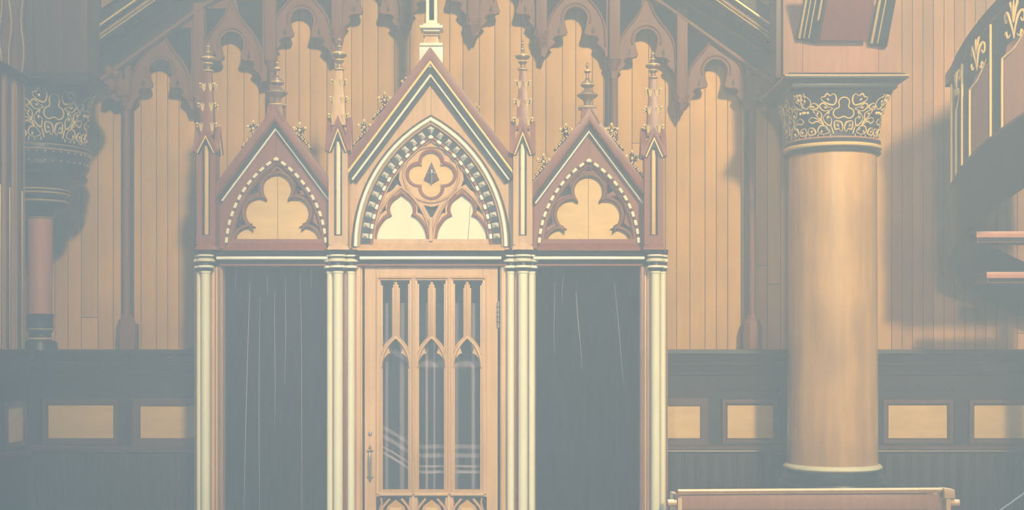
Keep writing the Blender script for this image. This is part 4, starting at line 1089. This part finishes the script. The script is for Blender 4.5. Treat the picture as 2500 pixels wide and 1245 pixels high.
b = MB(); b.lathe(XL, YL, [(28 * kl, zl(540)), (30 * kl, zl(530)), (40 * kl, zl(518)), (62 * kl, zl(505)), (66 * kl, zl(495)), (58 * kl, zl(488)), (66 * kl, zl(478)), (70 * kl, zl(464)), (84 * kl, zl(455)), (108 * kl, zl(444)), (112 * kl, zl(436)), (106 * kl, zl(426)), (116 * kl, zl(412)), (114 * kl, zl(395)), (118 * kl, zl(384)), (120 * kl, zl(370)), (116 * kl, zl(362)), (112 * kl, zl(358))], 'black', n=48)
b.build('corbel', cl)
for q in (384, 405):
    b = MB(); r = (119 if q == 384 else 117) * kl
    for i in range(14):
        a = math.radians(-110 + i * 9); b.ball((XL + r * math.cos(a), YL + r * math.sin(a), zl(q)), 0.0055, 'gold', n=6, k=4)
    b.build('bead_row', cl)
capital(cl, cl, XL, YL, 102 * kl, zl(360), Z(205, 0.1), 0.10, 0.30, -PI / 4 - 0.15, 1.1)
b = MB(); ha = 0.36
b.prism([(XL - .1, 0), (XL + .1, 0), (XL + .1, 1), (XL - .1, 1)], 0, 1, 'black') if False else None
x0, x1 = X(20, 0.0), X(212, 0.0)
V = [(x0, 0.0), (x1, 0.0), (x1 + 0.01, 0.46), (x1 - 0.22, 0.80), (x0, 0.80)]
def octslab(grow_, p0, p1, mt):
    b = MB(); n_ = len(V); g = [(a + (grow_ if i in (1, 2, 3) else 0), q - (grow_ if i in (0, 1) else 0)) for i, (a, q) in enumerate(V)]
    b.add([(a, q, Z(p1)) for a, q in g] + [(a, q, Z(p0)) for a, q in g], [tuple(range(n_))[::-1], tuple(range(n_, 2 * n_))] + [(i, (i + 1) % n_, (i + 1) % n_ + n_, i + n_) for i in range(n_)], mt)
    return b
o = octslab(0.0, 190, 208, 'black').build('abacus', cl, bevel=.002)
o = octslab(0.006, 187.5, 190, 'walnut').build('abacus_fillet', cl)
o = octslab(0.0, 176, 187, 'dark').build('abacus_top', cl, bevel=.002)
b = MB(); xs = [-20, 38, 80, 116, 153, 213]
for i in range(len(xs) - 1):
    b.box(X(xs[i], .12) + .001, X(xs[i + 1], .12) - .001, .12, .40, Z(182, .12), 4.6, 'walnut', random.uniform(-1, 1))
o = empty('impost_block', (X(140, .12), .2, Z(182, .12)), 'dark boarded block resting on the left column capital', 'block')
b.build('boards', o, bevel=.003)

# ------------------------------------------------------------------ wainscot
YP = 0.86
def wains(p0, p1, panels, label, bright=False):
    x_ = lambda px: X(px, YP); z_ = lambda py: Z(py, YP)
    o = empty('wainscot', (x_((p0 + p1) / 2), 0.93, 0), label, 'wainscot')
    b = MB(); b.box(x_(p0), x_(p1), YP + 0.04, 0.99, 0, z_(870), 'dark'); b.build('carcass', o)
    b = MB(); prof = [(0, 0.99), (0, YP - 0.02), (-0.03, YP - 0.03), (-0.045, YP + 0.0), (-0.09, YP + 0.01), (-0.10, YP - 0.012), (-0.115, YP - 0.012), (-0.125, YP + 0.01), (-0.16, YP + 0.015), (-0.17, YP), (-0.185, YP), (-0.20, YP + 0.02), (-0.20, 0.99)]
    b.sweep([(x_(p0), z_(853)), (x_(p1), z_(853))], prof[::-1], 'dark'); b.build('cap_moulding', o)
    # frieze board with sunk openings
    hl = []
    for a, q in panels:
        hl.append([(x_(a - 18), z_(1082)), (x_(q + 18), z_(1082)), (x_(q + 18), z_(973)), (x_(a - 18), z_(973))])
        mid = (a + q) / 2; hwid = (q - a) / 2 + 16
        hl.append([(x_(mid + s), z_(t)) for s, t in ((-hwid, 956), (-hwid + 4, 947), (-20, 947), (-8, 944), (0, 936), (8, 944), (20, 947), (hwid - 4, 947), (hwid, 956))])
    lo, hi = x_(p0) + .004, x_(p1) - .004; h2 = []
    for h_ in hl:
        if min(v[0] for v in h_) < lo or max(v[0] for v in h_) > hi:
            za, zb = min(v[1] for v in h_), max(v[1] for v in h_)
            if zb - za < .09: continue
            xa, xb = max(lo, min(v[0] for v in h_)), min(hi, max(v[0] for v in h_)); h_ = [(xa, za), (xb, za), (xb, zb), (xa, zb)]
        h2.append(h_)
    hl = h2
    b = MB(); b.mesh(plate([(x_(p0), z_(1086)), (x_(p1), z_(1086)), (x_(p1), z_(918)), (x_(p0), z_(918))], hl, YP, YP + 0.035), 'dark'); b.build('frieze', o)
    for a, q in panels:
        aa, qq = max(a, p0 + 1), min(q, p1 - 1)
        b = MB(); b.box(x_(aa), x_(qq), YP + 0.012, YP + 0.04, z_(1070), z_(990), 'maple', random.uniform(-1, 1)); w_ = b.build('inset_panel', o); w_['label'] = 'pale maple inset panel'
        b = MB()
        lp = [(x_(a - 9), z_(1079)), (x_(q + 9), z_(1079)), (x_(q + 9), z_(980)), (x_(a - 9), z_(980))]
        if a > p0 + 8 and q < p1 - 8: ring(b, lp, 17 * U, YP - 0.012, YP + 0.04, 'walnut')
        else:
            xx0, xx1 = max(x_(a - 18), x_(p0)), min(x_(q + 18), x_(p1))
            b.box(xx0, xx1, YP - 0.008, YP + .04, z_(1088), z_(1071), 'walnut'); b.box(xx0, xx1, YP - 0.008, YP + .04, z_(989), z_(972), 'walnut')
            if a > p0 + 8: b.box(x_(a - 18), x_(a - 1), YP - 0.008, YP + .04, z_(1071), z_(989), 'walnut')
            else: b.box(x_(q + 1), x_(q + 18), YP - 0.008, YP + .04, z_(1071), z_(989), 'walnut')
        b.build('panel_frame', o)
    b = MB(); prof = [(0, 0.93), (0, YP - 0.01), (-0.012, YP - 0.03), (-0.03, YP - 0.03), (-0.036, YP - 0.012), (-0.05, YP - 0.016), (-0.06, YP + 0.0), (-0.07, YP + 0.02), (-0.07, 0.93)]
    b.sweep([(x_(p0), z_(1086)), (x_(p1), z_(1086))], prof[::-1], 'walnut'); b.build('rail_moulding', o)
    b = MB(); xx = x_(p0); r_ = random.Random(int(p0 + 500))
    while xx < x_(p1) - 0.02:
        wd = min(0.095, x_(p1) - xx); b.box(xx + .001, xx + wd - .001, YP + 0.015, YP + 0.05, 0.12, z_(1108), 'dark', 0)
        for k_ in range(3):
            if wd > 0.09: b.tube([(xx + 0.05 + k_ * 0.014, YP + 0.014, 0.12), (xx + 0.05 + k_ * 0.014, YP + 0.014, z_(1110))], 0.005, 'dark', n=6)
        xx += wd
    b.build('reeded_boards', o, bevel=.002)
    b = MB(); b.box(x_(p0), x_(p1), YP, 0.99, 0, 0.12, 'dark'); b.build('skirting', o, bevel=.004)
wains(-60, 312, [(117, 275)], 'dark wainscot with one bright maple inset under the left wall column')
wains(314, 484, [(342, 560)], 'shadowed wainscot section touching the left side of the confessional')
wains(1618, 1932, [(1560, 1710), (1777, 1888)], 'dark wainscot between the confessional and the big column')
wains(2134, 2640, [(2170, 2313), (2380, 2530)], 'dark wainscot with maple insets right of the big column')
# wainscot returning along the left wall
o = empty('wainscot', (xl, -0.5, 0), 'wainscot with a narrow maple inset on the side wall at the far left edge', 'wainscot')
b = MB(); b.box(xl - .02, xl + .03, -5, .01, 0, Z(868), 'dark'); b.box(xl - .02, xl + .05, -5, .01, Z(868), Z(853), 'dark'); b.box(xl - .02, xl + .045, -5, .01, Z(1112), Z(1092), 'walnut'); b.build('carcass', o, bevel=.003)
b = MB(); b.box(xl + .028, xl + .036, -0.40, -0.13, Z(1072), Z(990), 'maple'); w_ = b.build('inset_panel', o); w_['label'] = 'pale maple inset panel'
b = MB(); b.box(xl + .028, xl + .045, -0.44, -0.40, Z(1086), Z(976), 'walnut'); b.box(xl + .028, xl + .045, -0.13, -0.08, Z(1086), Z(976), 'walnut'); b.box(xl + .028, xl + .045, -0.40, -0.13, Z(1086), Z(1073), 'walnut'); b.box(xl + .028, xl + .045, -0.40, -0.13, Z(989), Z(976), 'walnut'); b.build('panel_frame', o, bevel=.003)

# ------------------------------------------------------------------ spiral stair at the right edge
SX, SY, SR = 3.88, 0.0, 0.875
st = empty('spiral_staircase', (SX, SY, 0.0), 'curving dark staircase with gilt bars and carved scrolls at the right edge', 'staircase')
def hp(th, z, r=SR): a = math.radians(th); return (SX - r * math.cos(a), SY - r * math.sin(a), z)
ztop = lambda th: 3.47 + (0.0104 * th if th > 0 else 0.002 * th)
zmid = lambda th: 2.745 + (0.0078 * th if th > 0 else 0.0060 * th)
zbot = lambda th: 2.29 + (0.0078 * th if th > 0 else 0.0053 * th)
def ribbon(b, th0, th1, fa, fb, r0, r1, mt, n=40):
    vs = []; fs = []
    for i in range(n + 1):
        th = th0 + (th1 - th0) * i / n
        vs += [hp(th, fa(th), r0), hp(th, fb(th), r0), hp(th, fb(th), r1), hp(th, fa(th), r1)]
    for i in range(n):
        k_ = i * 4
        for j in range(4): fs.append((k_ + j, k_ + (j + 1) % 4, k_ + 4 + (j + 1) % 4, k_ + 4 + j))
    fs += [(0, 1, 2, 3), (n * 4 + 3, n * 4 + 2, n * 4 + 1, n * 4)]
    b.add(vs, fs, mt)
b = MB(); ribbon(b, -120, 100, zbot, zmid, SR - 0.04, SR, 'black', 60); b.build('string', st)
b = MB(); ribbon(b, -8, 100, lambda t: zmid(t) - 0.005, lambda t: zmid(t) + 0.012, SR - 0.03, SR + 0.008, 'walnut'); b.build('string_bead', st)
b = MB(); ribbon(b, -10, 100, lambda t: ztop(t) - 0.05, lambda t: ztop(t) + 0.035, SR - 0.05, SR + 0.03, 'black'); ribbon(b, -6, 100, lambda t: ztop(t) - 0.058, lambda t: ztop(t) - 0.046, SR - 0.02, SR + 0.022, 'walnut'); b.build('handrail', st)
b = MB(); ribbon(b, -6, 100, lambda t: zmid(t) + 0.01, lambda t: ztop(t) - 0.045, SR - 0.03, SR - 0.02, 'boards_red'); b.build('back_panel', st)
rods = [-4, 8.5, 27.5, 47, 67, 87]
for i, th in enumerate(rods):
    b = MB(); b.tube([hp(th, zmid(th) + .01, SR + .006), hp(th, ztop(th) - .06, SR + .006)], 0.0085, 'gold', n=8); q = b.build('gilt_bar', st); q['label'] = 'gilt bar'
    b = MB(); ribbon(b, th + 1, th + (4.5 if i else 5), zmid, lambda t: ztop(t) - .05, SR - .02, SR, 'black', 4); b.build('stile', st)
    if i + 1 < len(rods):
        t1 = rods[i + 1]; g0 = th + 4.5; g1 = t1 - 1
        sh = 0.52
        b = MB()  # dark head and gilt shouldered edge
        pth = [hp(g0 + 1.2, zmid(g0) + .02, SR + .002), hp(g0 + 1.2, zmid(g0) + sh - .10, SR + .002), hp(g0 + 2.0, zmid(g0) + sh - .05, SR + .002), hp((g0 + g1) / 2, zmid(g0) + sh + .0, SR + .002), hp(g1 - 1.5, zmid(g1) + sh + .01, SR + .002)]
        b.stube(pth, [0.008, 0.008, 0.007, 0.005, 0.003], 'gold', n=7); q = b.build('gilt_edge', st); q['label'] = 'gilt shouldered edge of a panel'
        b = MB(); ribbon(b, g0, t1 + 1, lambda t: zmid(t) + sh + (-.05 if t < g0 + 2.5 else .01), lambda t: ztop(t) - .05, SR - .02, SR - .006, 'black', 12); b.build('panel_head', st)
        tc_ = (g0 + g1) / 2; zc_ = zmid(tc_) + sh + .13; sc = (g1 - g0) / 14.0
        b = MB()
        for s_ in (-1, 1):
            pts = [hp(tc_ + s_ * a * sc, zc_ + q, SR + .008 + .008 * math.sin(a)) for a, q in ((0, -.13), (.4, -.08), (1.2, -.03), (2.2, .02), (3.4, .045), (4.3, .03), (4.2, -.01), (3.5, -.022), (3.0, .0))]
            b.stube(pts, [.003, .006, .008, .009, .009, .008, .007, .006, .004], 'gold', n=7)
            pts = [hp(tc_ + s_ * a * sc, zc_ + q, SR + .012) for a, q in ((.3, -.02), (.9, .06), (1.6, .10), (.9, .14), (.2, .19))]
            b.stube(pts, [.004, .008, .009, .006, .002], 'gold', n=7)
            pts = [hp(tc_ + s_ * a * sc, zc_ + q, SR + .012) for a, q in ((1.5, -.10), (2.8, -.12), (3.4, -.08), (4.2, -.10))]
            b.stube(pts, [.003, .007, .007, .003], 'gold', n=7)
        b.tube([hp(tc_, zc_ - .03, SR + .016), hp(tc_, zc_ + .06, SR + .018), hp(tc_ + .3, zc_ + .14, SR + .014)], [.003, .008, .002], 'gold', n=7)
        q = b.build('carved_scroll', st); q['label'] = 'gilt carved leaf scroll'
# treads with reddish nosings running to the newel
b = MB(); b.lathe(SX, SY, [(0.07, 0), (0.07, 4.3)], 'dark', n=20); b.build('newel', st)
for zt_, x0_ in ((Z(565, -.1), 2383), (Z(664, -.1), 2408)):
    b = MB(); b.box(X(x0_, -.1), SX, -0.11, -0.09, zt_ - 0.042, zt_, 'pillar_red'); b.box(X(x0_ + 4, -.1), SX, -0.09, 0.16, zt_ - 0.072, zt_ - .004, 'black'); b.build('tread', st, bevel=.003)

# ------------------------------------------------------------------ bench, cord
YN = -0.55; xn = lambda px: X(px, YN); zn = lambda py: Z(py, YN)
pw = empty('bench', (xn(1980), YN, 0.0), 'brown wooden church bench in front of the big column base', 'bench')
b = MB()
b.sweep([(xn(1655), zn(1200)), (xn(2298), zn(1196))], [(0.012, YN - .02), (0.012, YN + .03), (-0.02, YN + .03), (-0.02, YN - .012), (-0.012, YN - .022), (-0.008, YN - .014), (-0.002, YN - .026), (0.006, YN - .028)], 'oak'); b.build('top_rail', pw)
b = MB(); b.box(xn(1658), xn(2296), YN, YN + .025, zn(1244), zn(1207), 'boards_red'); b.build('back_board', pw, bevel=.003)
b = MB(); b.box(xn(1658), xn(2296), YN + .004, YN + .02, 0.42, zn(1247), 'boards_red'); b.build('lower_board', pw, bevel=.002)
for px in (1658, 2050, 2292):
    b = MB(); b.box(xn(px - 5), xn(px + 9), YN - .004, YN + .03, 0, zn(1240), 'mahogany'); b.build('stile', pw, bevel=.003)
for px, s_ in ((1652, -1), (2304, 1)):
    b = MB(); x_ = xn(px)
    b.prism([(x_ - .015, zn(1190) - .0), (x_ + .05, zn(1193)), (x_ + .055, zn(1214)), (x_ - .015, zn(1214))], YN - .06, YN + .04, 'oak') if s_ > 0 else b.box(x_ - .02, x_ + .01, YN - .04, YN + .03, zn(1226), zn(1206), 'walnut')
    b.box(x_, x_ + .03, YN - .05, YN + .36, 0.0, zn(1214), 'oak')
    b.lathe(0, 0, [(0.022, -.03), (0.022, .03)], 'oak', n=18)
    m0 = len(b.v) - 36
    for i in range(m0, m0 + 36):
        v = b.v[i]; b.v[i] = (x_ + .045 * s_ + .012 + v[2], YN - .03 + v[0], zn(1226) + v[1])
    b.build('end_panel', pw, bevel=.002)
b = MB(); b.box(xn(1658), xn(2296), YN + .025, YN + .36, 0.40, 0.43, 'oak'); b.build('seat', pw, bevel=.003)

pa = Vector((X(2436, -.8), -.8, Z(1250, -.8))); pb = Vector((X(2640, -.8), -.8, Z(1085, -.8)))
rp = empty('rope_barrier', (pb.x, -.8, 0), 'slanting grey cord at the lower right corner', 'rope')
b = MB(); pts = []
for i in range(13):
    t = i / 12; p = pa + (pb - pa) * t; p.z -= 0.02 * math.sin(PI * t); pts.append(p)
pts = [pa + Vector((-.06, 0, -.10))] + pts
b.tube(pts, 0.006, 'cord', n=8); b.build('cord', rp)
b = MB(); b.lathe(pb.x, -.8, [(0.14, 0), (0.14, .02), (.02, .04), (.02, pb.z), (.03, pb.z + .02), (.01, pb.z + .05)], 'steel', n=20); b.build('post', rp)
b = MB(); q_ = pts[0]; b.lathe(q_.x, -.8, [(0.14, 0), (0.14, .02), (.02, .04), (.02, q_.z), (.03, q_.z + .02), (.01, q_.z + .03)], 'steel', n=20); b.build('post', rp)

# ------------------------------------------------------------------ added haze volume that lifts the dark tones
hz = MB(); hz.box(-4.15, 5.35, -9.45, 0.995, 0.005, 4.35, 'glass')
ho = hz.build('haze', smooth=False)  # added volume, lifts the dark tones
mh = bpy.data.materials.new('black_lift_haze'); mh.use_nodes = True; nt = mh.node_tree; nt.nodes.clear()
out = nt.nodes.new('ShaderNodeOutputMaterial'); vsn = nt.nodes.new('ShaderNodeVolumeScatter')
vsn.inputs['Color'].default_value = (1, 1, 1, 1); vsn.inputs['Density'].default_value = 0.047
nt.links.new(vsn.outputs[0], out.inputs['Volume']); ho.data.materials.clear(); ho.data.materials.append(mh)
ho.data.polygons.foreach_set('material_index', [0] * len(ho.data.polygons))
tag(ho, 'thin haze added through the room to lift the dark tones', 'haze', kind='stuff')
